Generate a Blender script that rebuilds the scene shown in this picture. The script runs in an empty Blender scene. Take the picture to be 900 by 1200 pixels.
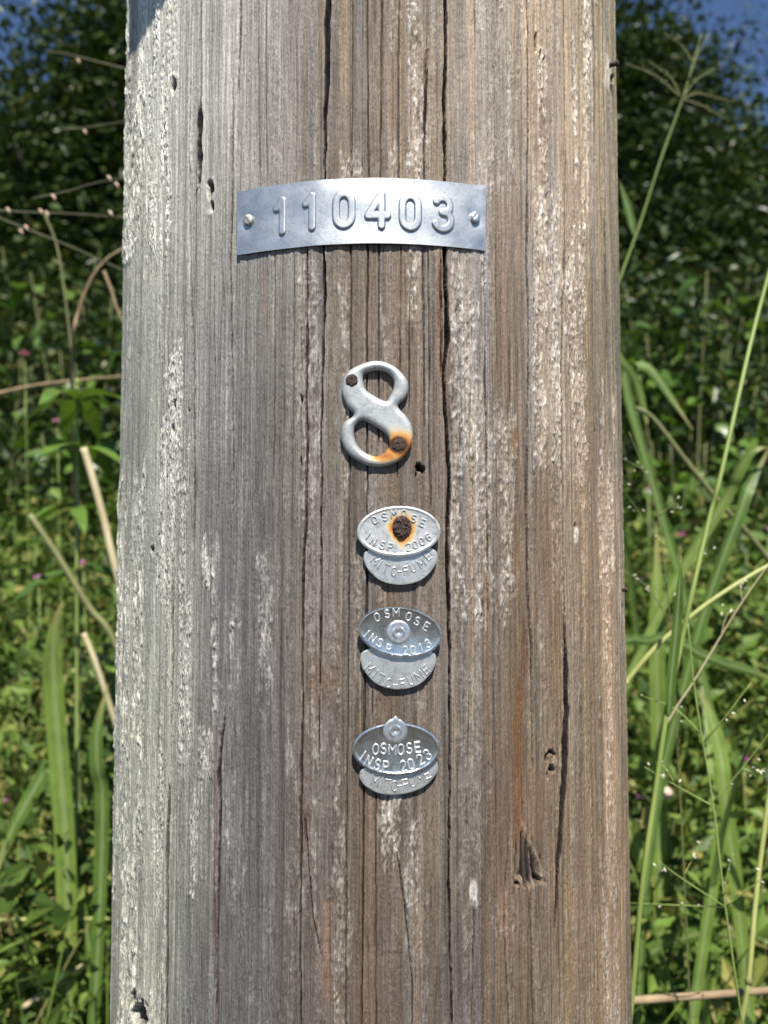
import bpy, math, random
import numpy as np

# ------------------------------------------------------------------ scene, camera, light
scene = bpy.context.scene
COL = scene.collection
R0, D0 = 0.140, 0.452            # pole radius and camera distance from its axis (metres)
CAM = np.array([0.0066, -D0, 1.50]); PITCH = math.radians(2.2); FPX = 906.0
cam_d = bpy.data.cameras.new('camera'); cam = bpy.data.objects.new('camera', cam_d); COL.objects.link(cam)
cam.location = CAM; cam.rotation_euler = (math.radians(90) + PITCH, 0, 0)
cam_d.sensor_fit = 'VERTICAL'; cam_d.sensor_height = 36.0; cam_d.lens = 36.0 * FPX / 1200.0
cam_d.clip_start = 0.01; cam_d.clip_end = 500.0
cam_d.dof.use_dof = True; cam_d.dof.focus_distance = 0.328; cam_d.dof.aperture_fstop = 9.6
scene.camera = cam

SUN_EL, SUN_AZ = math.radians(56), math.radians(9)      # azimuth measured to the right of straight behind the camera
SUN = np.array([math.sin(SUN_AZ) * math.cos(SUN_EL), -math.cos(SUN_AZ) * math.cos(SUN_EL), math.sin(SUN_EL)])
world = bpy.data.worlds.new('World'); scene.world = world; world.use_nodes = True
wn = world.node_tree.nodes; wl = world.node_tree.links
sky = wn.new('ShaderNodeTexSky'); sky.sky_type = 'NISHITA'; sky.sun_disc = False
sky.sun_elevation = SUN_EL; sky.sun_rotation = math.atan2(SUN[0], SUN[1]); sky.dust_density = 0.1; sky.ozone_density = 5.0; sky.altitude = 1200; sky.air_density = .75
bg = wn['Background']; bg.inputs['Strength'].default_value = 0.082
wl.new(sky.outputs[0], bg.inputs['Color'])
sun_d = bpy.data.lights.new('sun', 'SUN'); sun = bpy.data.objects.new('sun', sun_d); COL.objects.link(sun)
sun_d.energy = 5.0; sun_d.angle = math.radians(0.5); sun_d.color = (1.0, 0.955, 0.88)
from mathutils import Vector, Matrix
sun.rotation_euler = Vector(SUN).to_track_quat('Z', 'Y').to_euler()
sun.location = (0, 0, 8)
vs = scene.view_settings; vs.view_transform = 'Standard'; vs.look = 'None'; vs.gamma = 1.0; vs.exposure = 0.88
vs.use_curve_mapping = False

rng = np.random.default_rng(7); random.seed(7)

# ------------------------------------------------------------------ camera geometry helpers
FW = np.array([0, math.cos(PITCH), math.sin(PITCH)]); UP = np.array([0, -math.sin(PITCH), math.cos(PITCH)])
RT = np.array([1.0, 0, 0])
def ray(px, py): return FW + RT * (px - 450) / FPX + UP * (600 - py) / FPX
def at(px, py, depth): return CAM + ray(px, py) * depth
def pole_r(z): return R0 * (1 - 0.030 * (z - 1.5))
def surf(px, py, off=0.0):
    """angle round the pole (0 = towards the camera) and height of the pole surface seen at a photo point"""
    d = ray(px, py); r = R0
    for _ in range(6):
        a = d[0]**2 + d[1]**2; b = 2 * (CAM[0]*d[0] + CAM[1]*d[1]); c = CAM[0]**2 + CAM[1]**2 - (r + off)**2
        t = (-b - math.sqrt(max(b*b - 4*a*c, 0))) / (2*a); p = CAM + d * t; r = pole_r(p[2])
    return math.atan2(p[0], -p[1]), p[2]
def frame(phi, z, off=0.0, roll=0.0):
    """matrix at a point of the pole: X right along the skin, Y up, Z outward"""
    n = Vector((math.sin(phi), -math.cos(phi), 0)); e1 = Vector((math.cos(phi), math.sin(phi), 0)); e2 = Vector((0, 0, 1))
    r = pole_r(z) + off
    m = Matrix((e1, e2, n)).transposed().to_4x4(); m.translation = n * r + e2 * z
    return m @ Matrix.Rotation(roll, 4, 'Z')

# ------------------------------------------------------------------ object helpers
def props(o, label=None, cat=None, group=None, kind=None):
    if label: o['label'] = label
    if cat: o['category'] = cat
    if group: o['group'] = group
    if kind: o['kind'] = kind
    return o
def link(name, data, parent=None, mat=None):
    o = bpy.data.objects.new(name, data); COL.objects.link(o)
    if parent is not None: o.parent = parent
    if mat is not None and data is not None and not data.materials: data.materials.append(mat)
    return o
def thing(name, label, cat, loc=(0, 0, 0), group=None):
    o = link(name, None); o.location = loc; o.empty_display_size = 0.02
    return props(o, label, cat, group)
def copy_tree(o, parent=None):
    c = o.copy(); COL.objects.link(c)
    if parent is not None:
        c.parent = parent
    for ch in o.children: copy_tree(ch, c)
    return c
def mesh_np(name, v, quads=None, tris=None, smooth=True, attrs=None, uv=None):
    v = np.asarray(v, np.float32).reshape(-1, 3)
    q = np.asarray(quads if quads is not None else [], np.int32).reshape(-1, 4)
    t = np.asarray(tris if tris is not None else [], np.int32).reshape(-1, 3)
    me = bpy.data.meshes.new(name)
    me.vertices.add(len(v)); me.vertices.foreach_set('co', v.ravel())
    loops = np.concatenate([q.ravel(), t.ravel()]).astype(np.int32)
    me.loops.add(len(loops)); me.loops.foreach_set('vertex_index', loops)
    starts = np.concatenate([np.arange(len(q)) * 4, len(q) * 4 + np.arange(len(t)) * 3]).astype(np.int32)
    me.polygons.add(len(starts)); me.polygons.foreach_set('loop_start', starts)
    me.update(calc_edges=True)
    me.polygons.foreach_set('use_smooth', np.full(len(starts), smooth, bool))
    if attrs:
        for k, a in attrs.items():
            a = np.asarray(a, np.float32)
            if a.ndim == 1:
                at_ = me.attributes.new(k, 'FLOAT', 'POINT'); at_.data.foreach_set('value', a)
            else:
                at_ = me.attributes.new(k, 'FLOAT_COLOR', 'POINT')
                at_.data.foreach_set('color', np.concatenate([a, np.ones((len(a), 1), np.float32)], 1).astype(np.float32).ravel())
    if uv is not None:
        u = me.uv_layers.new(name='UVMap'); u.data.foreach_set('uv', np.asarray(uv, np.float32)[loops].ravel())
    me.validate(); me.update()
    return me
class Parts:
    """collects simple meshes into one"""
    def __init__(s): s.v = []; s.q = []; s.t = []; s.n = 0
    def add(s, v, q=None, t=None):
        v = np.asarray(v, float).reshape(-1, 3); s.v.append(v)
        if q is not None and len(q): s.q.append(np.asarray(q).reshape(-1, 4) + s.n)
        if t is not None and len(t): s.t.append(np.asarray(t).reshape(-1, 3) + s.n)
        s.n += len(v)
    def mesh(s, name, smooth=True, attrs=None):
        return mesh_np(name, np.concatenate(s.v), np.concatenate(s.q) if s.q else None, np.concatenate(s.t) if s.t else None, smooth, attrs)
def spline(pts, n):
    """Catmull-Rom through the points"""
    p = np.asarray(pts, float)
    if len(p) < 3:
        t = np.linspace(0, 1, n)[:, None]; return p[0] * (1 - t) + p[-1] * t
    P = np.vstack([2*p[0] - p[1], p, 2*p[-1] - p[-2]]); out = []
    for u in np.linspace(0, len(p) - 1 - 1e-9, n):
        i = int(u); f = u - i; a, b, c, d = P[i:i+4]
        out.append(.5 * (2*b + (c - a)*f + (2*a - 5*b + 4*c - d)*f*f + (3*b - a - 3*c + d)*f**3))
    return np.array(out)
def tube(pts, r, n=6):
    p = np.asarray(pts, float); m = len(p); r = np.broadcast_to(np.asarray(r, float), (m,)) if np.ndim(r) else np.full(m, r)
    tg = np.gradient(p, axis=0); tg /= np.linalg.norm(tg, axis=1)[:, None] + 1e-12
    ref = np.array([0.3, 1, 0.1]); a = np.cross(tg, ref); a /= np.linalg.norm(a, axis=1)[:, None] + 1e-9; b = np.cross(tg, a)
    th = np.arange(n) * 2 * math.pi / n
    v = p[:, None] + r[:, None, None] * (np.cos(th)[None, :, None] * a[:, None] + np.sin(th)[None, :, None] * b[:, None])
    i, k = np.meshgrid(np.arange(m - 1), np.arange(n), indexing='ij'); k2 = (k + 1) % n
    q = np.stack([i*n + k, i*n + k2, (i+1)*n + k2, (i+1)*n + k], -1).reshape(-1, 4)
    v = np.vstack([v.reshape(-1, 3), p[0], p[-1]]); c0, c1 = m*n, m*n + 1
    t = [(c0, (j+1) % n, j) for j in range(n)] + [(c1, (m-1)*n + j, (m-1)*n + (j+1) % n) for j in range(n)]
    return v, q, t
def ribbon(pts, w, side, fold=0.25, n=None):
    """blade with a folded midrib: three vertices across"""
    p = np.asarray(pts, float); m = len(p); w = np.asarray(w, float)
    tg = np.gradient(p, axis=0); tg /= np.linalg.norm(tg, axis=1)[:, None] + 1e-12
    s = np.broadcast_to(np.asarray(side, float), p.shape); s = s - tg * (s*tg).sum(1)[:, None]; s = s / (np.linalg.norm(s, axis=1)[:, None] + 1e-9)
    nn = np.cross(s, tg)
    v = np.stack([p - s*w[:, None]*.5 + nn*(w*fold*.5)[:, None], p, p + s*w[:, None]*.5 + nn*(w*fold*.5)[:, None]], 1).reshape(-1, 3)
    q = []
    for i in range(m - 1):
        for k in range(2): q.append((i*3 + k, i*3 + k + 1, i*3 + k + 4, i*3 + k + 3))
    return v, q, []

# ------------------------------------------------------------------ noise
_tab = np.random.default_rng(11).random((8, 256, 256)).astype(np.float32)
def vn(x, y, s=0):
    x = np.asarray(x, np.float32) + 1000.37 + 17.3*s; y = np.asarray(y, np.float32) + 1000.71 + 31.1*s
    xi = np.floor(x).astype(np.int32); yi = np.floor(y).astype(np.int32); fx = x - xi; fy = y - yi
    fx = fx*fx*(3 - 2*fx); fy = fy*fy*(3 - 2*fy); T = _tab[s % 8]
    x0 = xi & 255; x1 = (xi + 1) & 255; y0 = yi & 255; y1 = (yi + 1) & 255
    a = T[x0, y0]; b = T[x1, y0]; c = T[x0, y1]; d = T[x1, y1]
    return (a*(1-fx) + b*fx)*(1-fy) + (c*(1-fx) + d*fx)*fy
def sstep(a, b, x):
    t = np.clip((x - a) / (b - a), 0, 1); return t*t*(3 - 2*t)
def lin(c):
    c = np.asarray(c, float) / 255.0
    return np.where(c <= .04045, c/12.92, ((c + .055)/1.055)**2.4)

# ------------------------------------------------------------------ materials
def newmat(name):
    m = bpy.data.materials.new(name); m.use_nodes = True
    return m, m.node_tree.nodes, m.node_tree.links, m.node_tree.nodes['Principled BSDF']
def ramp(nodes, stops):
    r = nodes.new('ShaderNodeValToRGB'); e = r.color_ramp.elements
    while len(e) < len(stops): e.new(0.5)
    for el, (p, c) in zip(e, stops): el.position = p; el.color = (*c, 1) if len(c) == 3 else c
    return r
def noise_node(nodes, links, coord, scale, vec=(1, 1, 1), detail=4, rough=.55):
    mp = nodes.new('ShaderNodeMapping'); mp.inputs['Scale'].default_value = vec; links.new(coord, mp.inputs['Vector'])
    n = nodes.new('ShaderNodeTexNoise'); n.inputs['Scale'].default_value = scale; n.inputs['Detail'].default_value = detail
    n.inputs['Roughness'].default_value = rough; links.new(mp.outputs[0], n.inputs['Vector']); return n
def mixrgb(nodes, links, mode, fac, a, b):
    m = nodes.new('ShaderNodeMix'); m.data_type = 'RGBA'; m.blend_type = mode
    for sock, val in ((m.inputs[0], fac), (m.inputs[6], a), (m.inputs[7], b)):
        if hasattr(val, 'is_linked'): links.new(val, sock)
        elif isinstance(val, (tuple, list)): sock.default_value = (*val, 1)
        else: sock.default_value = val
    return m.outputs[2]

def wood_mat():
    m, n, l, b = newmat('weathered_wood')
    at_ = n.new('ShaderNodeAttribute'); at_.attribute_name = 'tone'
    uv = n.new('ShaderNodeUVMap'); uv.uv_map = 'UVMap'
    g1 = noise_node(n, l, uv.outputs[0], 1.0, (1500, 60, 1), 5, .6)      # long grain
    g2 = noise_node(n, l, uv.outputs[0], 1.0, (3200, 700, 1), 3, .6)     # short fibres
    r1 = ramp(n, [(.30, (.62, .60, .58)), (.5, (1, 1, 1)), (.72, (1.22, 1.22, 1.22))]); l.new(g1.outputs[0], r1.inputs[0])
    r2 = ramp(n, [(.28, (.52, .51, .50)), (.50, (1, 1, 1)), (.72, (1.42, 1.42, 1.40))]); l.new(g2.outputs[0], r2.inputs[0])
    c = mixrgb(n, l, 'MULTIPLY', 1.0, at_.outputs['Color'], r1.outputs[0])
    c = mixrgb(n, l, 'MULTIPLY', .9, c, r2.outputs[0])
    l.new(c, b.inputs['Base Color']); b.inputs['Roughness'].default_value = .78
    b.inputs['Specular IOR Level'].default_value = .25
    bp = n.new('ShaderNodeBump'); bp.inputs['Strength'].default_value = .9; bp.inputs['Distance'].default_value = .0007
    ad = n.new('ShaderNodeMath'); ad.operation = 'ADD'; l.new(g1.outputs[0], ad.inputs[0]); l.new(g2.outputs[0], ad.inputs[1])
    l.new(ad.outputs[0], bp.inputs['Height']); l.new(bp.outputs[0], b.inputs['Normal'])
    return m
def metal_mat(name, base, rough, mott=.25, scale=220, metallic=1.0, rust=True, dirt=.5):
    m, n, l, b = newmat(name)
    tc = n.new('ShaderNodeTexCoord')
    n1 = noise_node(n, l, tc.outputs['Object'], scale, (1, 1, 1), 5, .65)
    n2 = noise_node(n, l, tc.outputs['Object'], scale * 6, (1, 1, 1), 3, .6)
    lo = tuple(x * (1 - mott) for x in base); hi = tuple(min(1, x * (1 + mott * .5)) for x in base)
    r = ramp(n, [(.32, lo), (.5, base), (.7, hi)]); l.new(n1.outputs[0], r.inputs[0]); c = r.outputs[0]
    rr = ramp(n, [(.36, (.62, .62, .6)), (.46, (1, 1, 1))]); l.new(n2.outputs[0], rr.inputs[0])
    c = mixrgb(n, l, 'MULTIPLY', dirt, c, rr.outputs[0])
    if rust:
        a = n.new('ShaderNodeAttribute'); a.attribute_name = 'rust'
        ra = n.new('ShaderNodeMath'); ra.operation = 'MULTIPLY_ADD'; l.new(n1.outputs[0], ra.inputs[0]); ra.inputs[1].default_value = .8
        sb = n.new('ShaderNodeMath'); sb.operation = 'SUBTRACT'; l.new(a.outputs['Fac'], sb.inputs[0]); sb.inputs[1].default_value = .40
        l.new(sb.outputs[0], ra.inputs[2])
        rc = ramp(n, [(.08, (.50, .46, .35)), (.30, (.52, .34, .12)), (.55, (.40, .145, .022)), (.80, (.05, .018, .01))]); l.new(ra.outputs[0], rc.inputs[0])
        fr = ramp(n, [(.04, (0, 0, 0)), (.36, (1, 1, 1))]); l.new(ra.outputs[0], fr.inputs[0])
        fm = n.new('ShaderNodeMath'); fm.operation = 'MULTIPLY'; l.new(fr.outputs[0], fm.inputs[0])
        gt = n.new('ShaderNodeMath'); gt.operation = 'GREATER_THAN'; l.new(a.outputs['Fac'], gt.inputs[0]); gt.inputs[1].default_value = .02
        l.new(gt.outputs[0], fm.inputs[1])
        c = mixrgb(n, l, 'MIX', fm.outputs[0], c, rc.outputs[0])
        mm = n.new('ShaderNodeMath'); mm.operation = 'MULTIPLY_ADD'; l.new(fm.outputs[0], mm.inputs[0]); mm.inputs[1].default_value = -metallic; mm.inputs[2].default_value = metallic
        l.new(mm.outputs[0], b.inputs['Metallic'])
        rm = n.new('ShaderNodeMath'); rm.operation = 'MULTIPLY_ADD'; l.new(fm.outputs[0], rm.inputs[0]); rm.inputs[1].default_value = .8 - rough
        ra2 = n.new('ShaderNodeMath'); ra2.operation = 'MULTIPLY_ADD'; l.new(n1.outputs[0], ra2.inputs[0]); ra2.inputs[1].default_value = .24; ra2.inputs[2].default_value = rough - .12
        l.new(ra2.outputs[0], rm.inputs[2]); l.new(rm.outputs[0], b.inputs['Roughness'])
    else:
        b.inputs['Metallic'].default_value = metallic; b.inputs['Roughness'].default_value = rough
    l.new(c, b.inputs['Base Color'])
    bp = n.new('ShaderNodeBump'); bp.inputs['Strength'].default_value = .25; bp.inputs['Distance'].default_value = .0002
    l.new(n2.outputs[0], bp.inputs['Height']); l.new(bp.outputs[0], b.inputs['Normal'])
    return m
def rust_mat():
    m, n, l, b = newmat('rusty_iron')
    tc = n.new('ShaderNodeTexCoord'); n1 = noise_node(n, l, tc.outputs['Object'], 700, (1, 1, 1), 5, .7)
    r = ramp(n, [(.3, (.010, .006, .005)), (.52, (.035, .018, .013)), (.66, (.09, .045, .028)), (.8, (.17, .14, .12))]); l.new(n1.outputs[0], r.inputs[0])
    l.new(r.outputs[0], b.inputs['Base Color']); b.inputs['Roughness'].default_value = .8
    bp = n.new('ShaderNodeBump'); bp.inputs['Strength'].default_value = 1; bp.inputs['Distance'].default_value = .0006
    l.new(n1.outputs[0], bp.inputs['Height']); l.new(bp.outputs[0], b.inputs['Normal']); return m
def blade_attrs(v):
    n = len(v)//3; return {'mid': np.tile([0., 1., 0.], n), 'along': np.repeat(np.linspace(0, 1, n), 3)}
def leaf_mat(name, dark, light, rough=.42, trans=.3, attr=True, hue=None, spec=.5, blade=False):
    """leaf colour differs leaf by leaf (attribute or object random)"""
    m, n, l, b = newmat(name)
    if attr:
        a = n.new('ShaderNodeAttribute'); a.attribute_name = 'tint'; f = a.outputs['Fac']
    else:
        a = n.new('ShaderNodeObjectInfo'); f = a.outputs['Random']
    stops = [(0.0, dark), (.75, light)]
    if hue: stops += [(.95, hue)]
    r = ramp(n, stops); l.new(f, r.inputs[0])
    tc = n.new('ShaderNodeTexCoord'); nn = noise_node(n, l, tc.outputs['Object'], 40, (1, 1, 1), 3)
    rr = ramp(n, [(.3, (.75, .75, .75)), (.7, (1.2, 1.2, 1.1))]); l.new(nn.outputs[0], rr.inputs[0])
    c = mixrgb(n, l, 'MULTIPLY', 1.0, r.outputs[0], rr.outputs[0])
    if blade:
        am = n.new('ShaderNodeAttribute'); am.attribute_name = 'mid'; al = n.new('ShaderNodeAttribute'); al.attribute_name = 'along'
        mr = ramp(n, [(.62, (0, 0, 0)), (.95, (.55, .55, .55))]); l.new(am.outputs['Fac'], mr.inputs[0]); c = mixrgb(n, l, 'MIX', mr.outputs[0], c, (.30, .36, .16))
        vr = ramp(n, [(0, (.82, .82, .82)), (.25, (1.12, 1.12, 1.12)), (.5, (.86, .86, .86)), (.62, (1, 1, 1))]); l.new(am.outputs['Fac'], vr.inputs[0]); c = mixrgb(n, l, 'MULTIPLY', 1.0, c, vr.outputs[0])
        tr = ramp(n, [(.86, (0, 0, 0)), (1.0, (.8, .8, .8))]); l.new(al.outputs['Fac'], tr.inputs[0]); c = mixrgb(n, l, 'MIX', tr.outputs[0], c, (.34, .26, .11))
    l.new(c, b.inputs['Base Color']); b.inputs['Roughness'].default_value = rough; b.inputs['Specular IOR Level'].default_value = spec
    t = n.new('ShaderNodeBsdfTranslucent'); tc2 = mixrgb(n, l, 'MULTIPLY', 1.0, c, (1.25, 1.35, .55)); l.new(tc2, t.inputs['Color'])
    ms = n.new('ShaderNodeMixShader'); ms.inputs[0].default_value = trans
    l.new(b.outputs[0], ms.inputs[1]); l.new(t.outputs[0], ms.inputs[2]); l.new(ms.outputs[0], n['Material Output'].inputs['Surface'])
    return m
def plain_mat(name, c1, c2, scale=60, rough=.7):
    m, n, l, b = newmat(name)
    tc = n.new('ShaderNodeTexCoord'); nn = noise_node(n, l, tc.outputs['Object'], scale, (1, 1, .25), 4)
    r = ramp(n, [(.3, c1), (.7, c2)]); l.new(nn.outputs[0], r.inputs[0]); l.new(r.outputs[0], b.inputs['Base Color'])
    b.inputs['Roughness'].default_value = rough; return m

M_WOOD = wood_mat()
M_PLATE = metal_mat('galvanised_sheet', (.44, .455, .46), .46, .09, 120, .92, True, .4)
M_CAST = metal_mat('cast_zinc', (.39, .405, .395), .52, .32, 190, .45, True, .45)
M_TAG = metal_mat('dull_aluminium', (.52, .525, .505), .42, .28, 260, .7, True, .65)
M_OLD = metal_mat('weathered_aluminium', (.46, .47, .46), .56, .34, 320, .55, True, .8)
M_SHINY = metal_mat('shiny_aluminium', (.64, .65, .635), .27, .25, 200, 1.0, True, .5)
M_LETTER = metal_mat('embossed_aluminium', (.66, .68, .69), .42, .15, 300, .75, True, .3)
M_NAILAL = metal_mat('aluminium_nail', (.62, .64, .64), .38, .3, 600, .9, False, .6)
M_NAILOLD = metal_mat('tarnished_nail', (.42, .40, .34), .5, .45, 900, .7, False, .8)
M_RUST = rust_mat()

# ------------------------------------------------------------------ the pole
GX = [140, 175, 215, 260, 310, 360, 400, 450, 500, 545, 590, 640, 680, 725]
GY = [0, 200, 400, 600, 800, 1000, 1200]
TONES = [
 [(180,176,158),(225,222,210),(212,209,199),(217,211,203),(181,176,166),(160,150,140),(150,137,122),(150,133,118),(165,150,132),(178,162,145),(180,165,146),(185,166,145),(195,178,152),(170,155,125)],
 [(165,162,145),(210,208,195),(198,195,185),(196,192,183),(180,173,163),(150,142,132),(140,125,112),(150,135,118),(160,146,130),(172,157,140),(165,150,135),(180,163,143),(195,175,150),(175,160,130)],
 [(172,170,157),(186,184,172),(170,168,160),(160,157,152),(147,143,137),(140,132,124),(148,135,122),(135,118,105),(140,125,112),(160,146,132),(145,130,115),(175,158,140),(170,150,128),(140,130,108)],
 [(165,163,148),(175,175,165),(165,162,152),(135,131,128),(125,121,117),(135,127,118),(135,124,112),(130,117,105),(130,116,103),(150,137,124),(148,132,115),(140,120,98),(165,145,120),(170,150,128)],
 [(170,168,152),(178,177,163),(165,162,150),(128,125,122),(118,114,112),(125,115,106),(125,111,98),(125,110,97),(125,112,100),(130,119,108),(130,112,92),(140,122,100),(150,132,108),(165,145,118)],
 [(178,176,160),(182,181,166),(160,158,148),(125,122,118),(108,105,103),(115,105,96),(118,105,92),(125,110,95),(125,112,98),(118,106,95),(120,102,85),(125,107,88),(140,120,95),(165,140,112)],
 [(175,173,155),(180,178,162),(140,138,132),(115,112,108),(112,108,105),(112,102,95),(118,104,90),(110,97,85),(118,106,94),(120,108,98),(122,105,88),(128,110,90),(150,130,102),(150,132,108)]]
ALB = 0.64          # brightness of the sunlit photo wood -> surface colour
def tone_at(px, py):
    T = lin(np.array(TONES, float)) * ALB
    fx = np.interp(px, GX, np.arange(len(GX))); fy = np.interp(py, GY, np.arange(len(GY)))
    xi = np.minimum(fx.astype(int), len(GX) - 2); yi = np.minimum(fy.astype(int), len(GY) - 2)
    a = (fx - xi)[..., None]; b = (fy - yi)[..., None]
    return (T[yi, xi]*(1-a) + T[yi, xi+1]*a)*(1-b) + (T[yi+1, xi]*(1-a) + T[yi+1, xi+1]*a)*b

# cracks: photo points, width (photo px), depth (mm)
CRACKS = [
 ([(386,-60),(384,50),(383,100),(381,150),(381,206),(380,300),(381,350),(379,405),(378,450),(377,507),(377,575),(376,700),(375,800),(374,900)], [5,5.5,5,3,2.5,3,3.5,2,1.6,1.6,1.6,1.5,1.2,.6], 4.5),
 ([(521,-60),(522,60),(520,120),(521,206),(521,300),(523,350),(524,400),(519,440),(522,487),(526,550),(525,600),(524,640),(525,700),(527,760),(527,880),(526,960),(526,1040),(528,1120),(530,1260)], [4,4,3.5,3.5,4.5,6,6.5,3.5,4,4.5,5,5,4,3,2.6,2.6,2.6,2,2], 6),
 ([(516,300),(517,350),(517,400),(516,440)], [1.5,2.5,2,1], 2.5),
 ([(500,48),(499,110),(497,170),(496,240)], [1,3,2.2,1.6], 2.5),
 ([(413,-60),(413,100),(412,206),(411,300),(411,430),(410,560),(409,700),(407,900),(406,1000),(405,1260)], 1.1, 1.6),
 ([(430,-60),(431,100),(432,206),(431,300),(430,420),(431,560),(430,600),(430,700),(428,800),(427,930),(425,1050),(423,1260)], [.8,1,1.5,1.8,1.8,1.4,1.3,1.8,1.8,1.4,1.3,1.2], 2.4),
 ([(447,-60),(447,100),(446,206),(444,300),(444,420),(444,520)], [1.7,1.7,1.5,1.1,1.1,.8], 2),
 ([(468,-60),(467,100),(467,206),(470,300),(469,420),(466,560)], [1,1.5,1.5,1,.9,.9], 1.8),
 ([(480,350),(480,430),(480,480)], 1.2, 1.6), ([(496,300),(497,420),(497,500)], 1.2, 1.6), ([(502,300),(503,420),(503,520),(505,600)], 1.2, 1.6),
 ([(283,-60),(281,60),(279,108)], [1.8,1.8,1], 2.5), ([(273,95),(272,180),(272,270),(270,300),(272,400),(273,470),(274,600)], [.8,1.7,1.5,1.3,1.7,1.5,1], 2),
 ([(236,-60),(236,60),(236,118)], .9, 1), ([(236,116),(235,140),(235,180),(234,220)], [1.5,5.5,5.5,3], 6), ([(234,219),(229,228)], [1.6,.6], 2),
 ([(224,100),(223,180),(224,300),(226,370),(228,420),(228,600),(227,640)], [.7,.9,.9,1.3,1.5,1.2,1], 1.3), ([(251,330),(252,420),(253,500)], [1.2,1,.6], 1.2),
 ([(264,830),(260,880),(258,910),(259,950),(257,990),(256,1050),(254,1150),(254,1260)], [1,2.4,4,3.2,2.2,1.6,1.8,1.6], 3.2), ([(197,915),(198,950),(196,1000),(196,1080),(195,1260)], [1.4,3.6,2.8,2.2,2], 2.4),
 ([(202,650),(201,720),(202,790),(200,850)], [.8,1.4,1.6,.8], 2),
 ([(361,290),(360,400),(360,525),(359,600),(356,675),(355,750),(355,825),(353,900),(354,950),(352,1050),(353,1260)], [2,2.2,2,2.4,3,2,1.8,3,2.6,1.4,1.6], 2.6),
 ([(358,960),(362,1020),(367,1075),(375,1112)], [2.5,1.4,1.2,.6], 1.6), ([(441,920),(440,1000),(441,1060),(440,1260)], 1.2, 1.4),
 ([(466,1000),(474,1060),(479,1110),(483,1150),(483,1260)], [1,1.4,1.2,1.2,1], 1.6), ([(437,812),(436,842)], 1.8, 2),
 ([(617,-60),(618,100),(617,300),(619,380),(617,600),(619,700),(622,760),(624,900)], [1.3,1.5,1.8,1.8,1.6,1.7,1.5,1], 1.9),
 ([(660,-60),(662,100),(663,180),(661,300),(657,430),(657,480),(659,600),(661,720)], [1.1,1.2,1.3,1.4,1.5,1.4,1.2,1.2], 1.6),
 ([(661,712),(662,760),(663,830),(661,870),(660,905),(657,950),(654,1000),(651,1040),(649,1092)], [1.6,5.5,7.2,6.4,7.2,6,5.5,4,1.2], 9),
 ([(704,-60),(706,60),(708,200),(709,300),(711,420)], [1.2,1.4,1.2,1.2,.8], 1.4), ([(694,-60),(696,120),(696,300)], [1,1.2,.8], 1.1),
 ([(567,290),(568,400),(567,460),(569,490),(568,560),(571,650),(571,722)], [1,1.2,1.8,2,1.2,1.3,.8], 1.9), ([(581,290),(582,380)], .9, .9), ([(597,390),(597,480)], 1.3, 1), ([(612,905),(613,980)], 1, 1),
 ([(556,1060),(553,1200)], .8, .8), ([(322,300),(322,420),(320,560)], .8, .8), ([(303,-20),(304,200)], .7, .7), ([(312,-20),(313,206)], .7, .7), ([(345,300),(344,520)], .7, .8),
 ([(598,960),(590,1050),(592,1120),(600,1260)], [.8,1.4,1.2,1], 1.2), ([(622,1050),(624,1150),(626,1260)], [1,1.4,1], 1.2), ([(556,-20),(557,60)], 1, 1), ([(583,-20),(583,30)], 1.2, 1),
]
# torn, fibrous strips: x0, x1, y0, y1, strength, lightening
TORN = [
 (143,203,-60,300,1.15,.14), (196,214,-60,150,.8,.10), (150,200,300,470,.35,.05), (194,216,405,520,1.0,.18), (187,226,500,1010,.95,.14), (134,200,560,1260,.95,.12),
 (205,258,860,1040,.95,.16), (234,258,630,690,.95,.18), (249,259,690,900,.9,.14), (265,281,690,1080,.85,.14), (279,287,830,1060,.7,.16), (301,322,630,790,.6,.12), (240,290,1000,1025,.5,.12),
 (352,377,300,620,.6,.10), (384,410,320,560,.6,.10), (384,408,560,830,.5,.07), (476,502,-60,215,.95,.18), (457,474,-60,80,.6,.12), (476,492,295,380,.7,.16), (446,456,360,420,.5,.12), (430,470,180,215,.6,.12), (398,425,185,215,.6,.14),
 (526,568,295,720,1.0,.10), (568,606,480,720,.85,.10), (548,616,-60,215,.6,.12), (622,641,65,310,1.0,.16), (641,656,220,310,.8,.14), (671,697,-60,310,.95,.16),
 (624,657,300,560,.95,.14), (660,687,295,560,.95,.14), (643,685,560,700,.5,.06), (702,719,450,900,.75,.12), (702,726,880,1260,.6,.10), (660,700,700,1100,.35,.04),
 (444,468,920,1015,.75,.20), (474,502,960,1260,.65,.12), (390,407,860,1260,.65,.10), (405,414,1000,1130,.6,.12), (536,566,700,1260,.35,.05), (366,380,870,1100,.5,.08), (426,440,560,600,.4,.1), (575,600,1050,1100,.5,.1),
 (500,520,560,1200,.35,.04), (408,430,640,830,.45,.06), (356,372,600,860,.45,.07), (336,356,860,1080,.35,.08)]
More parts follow.
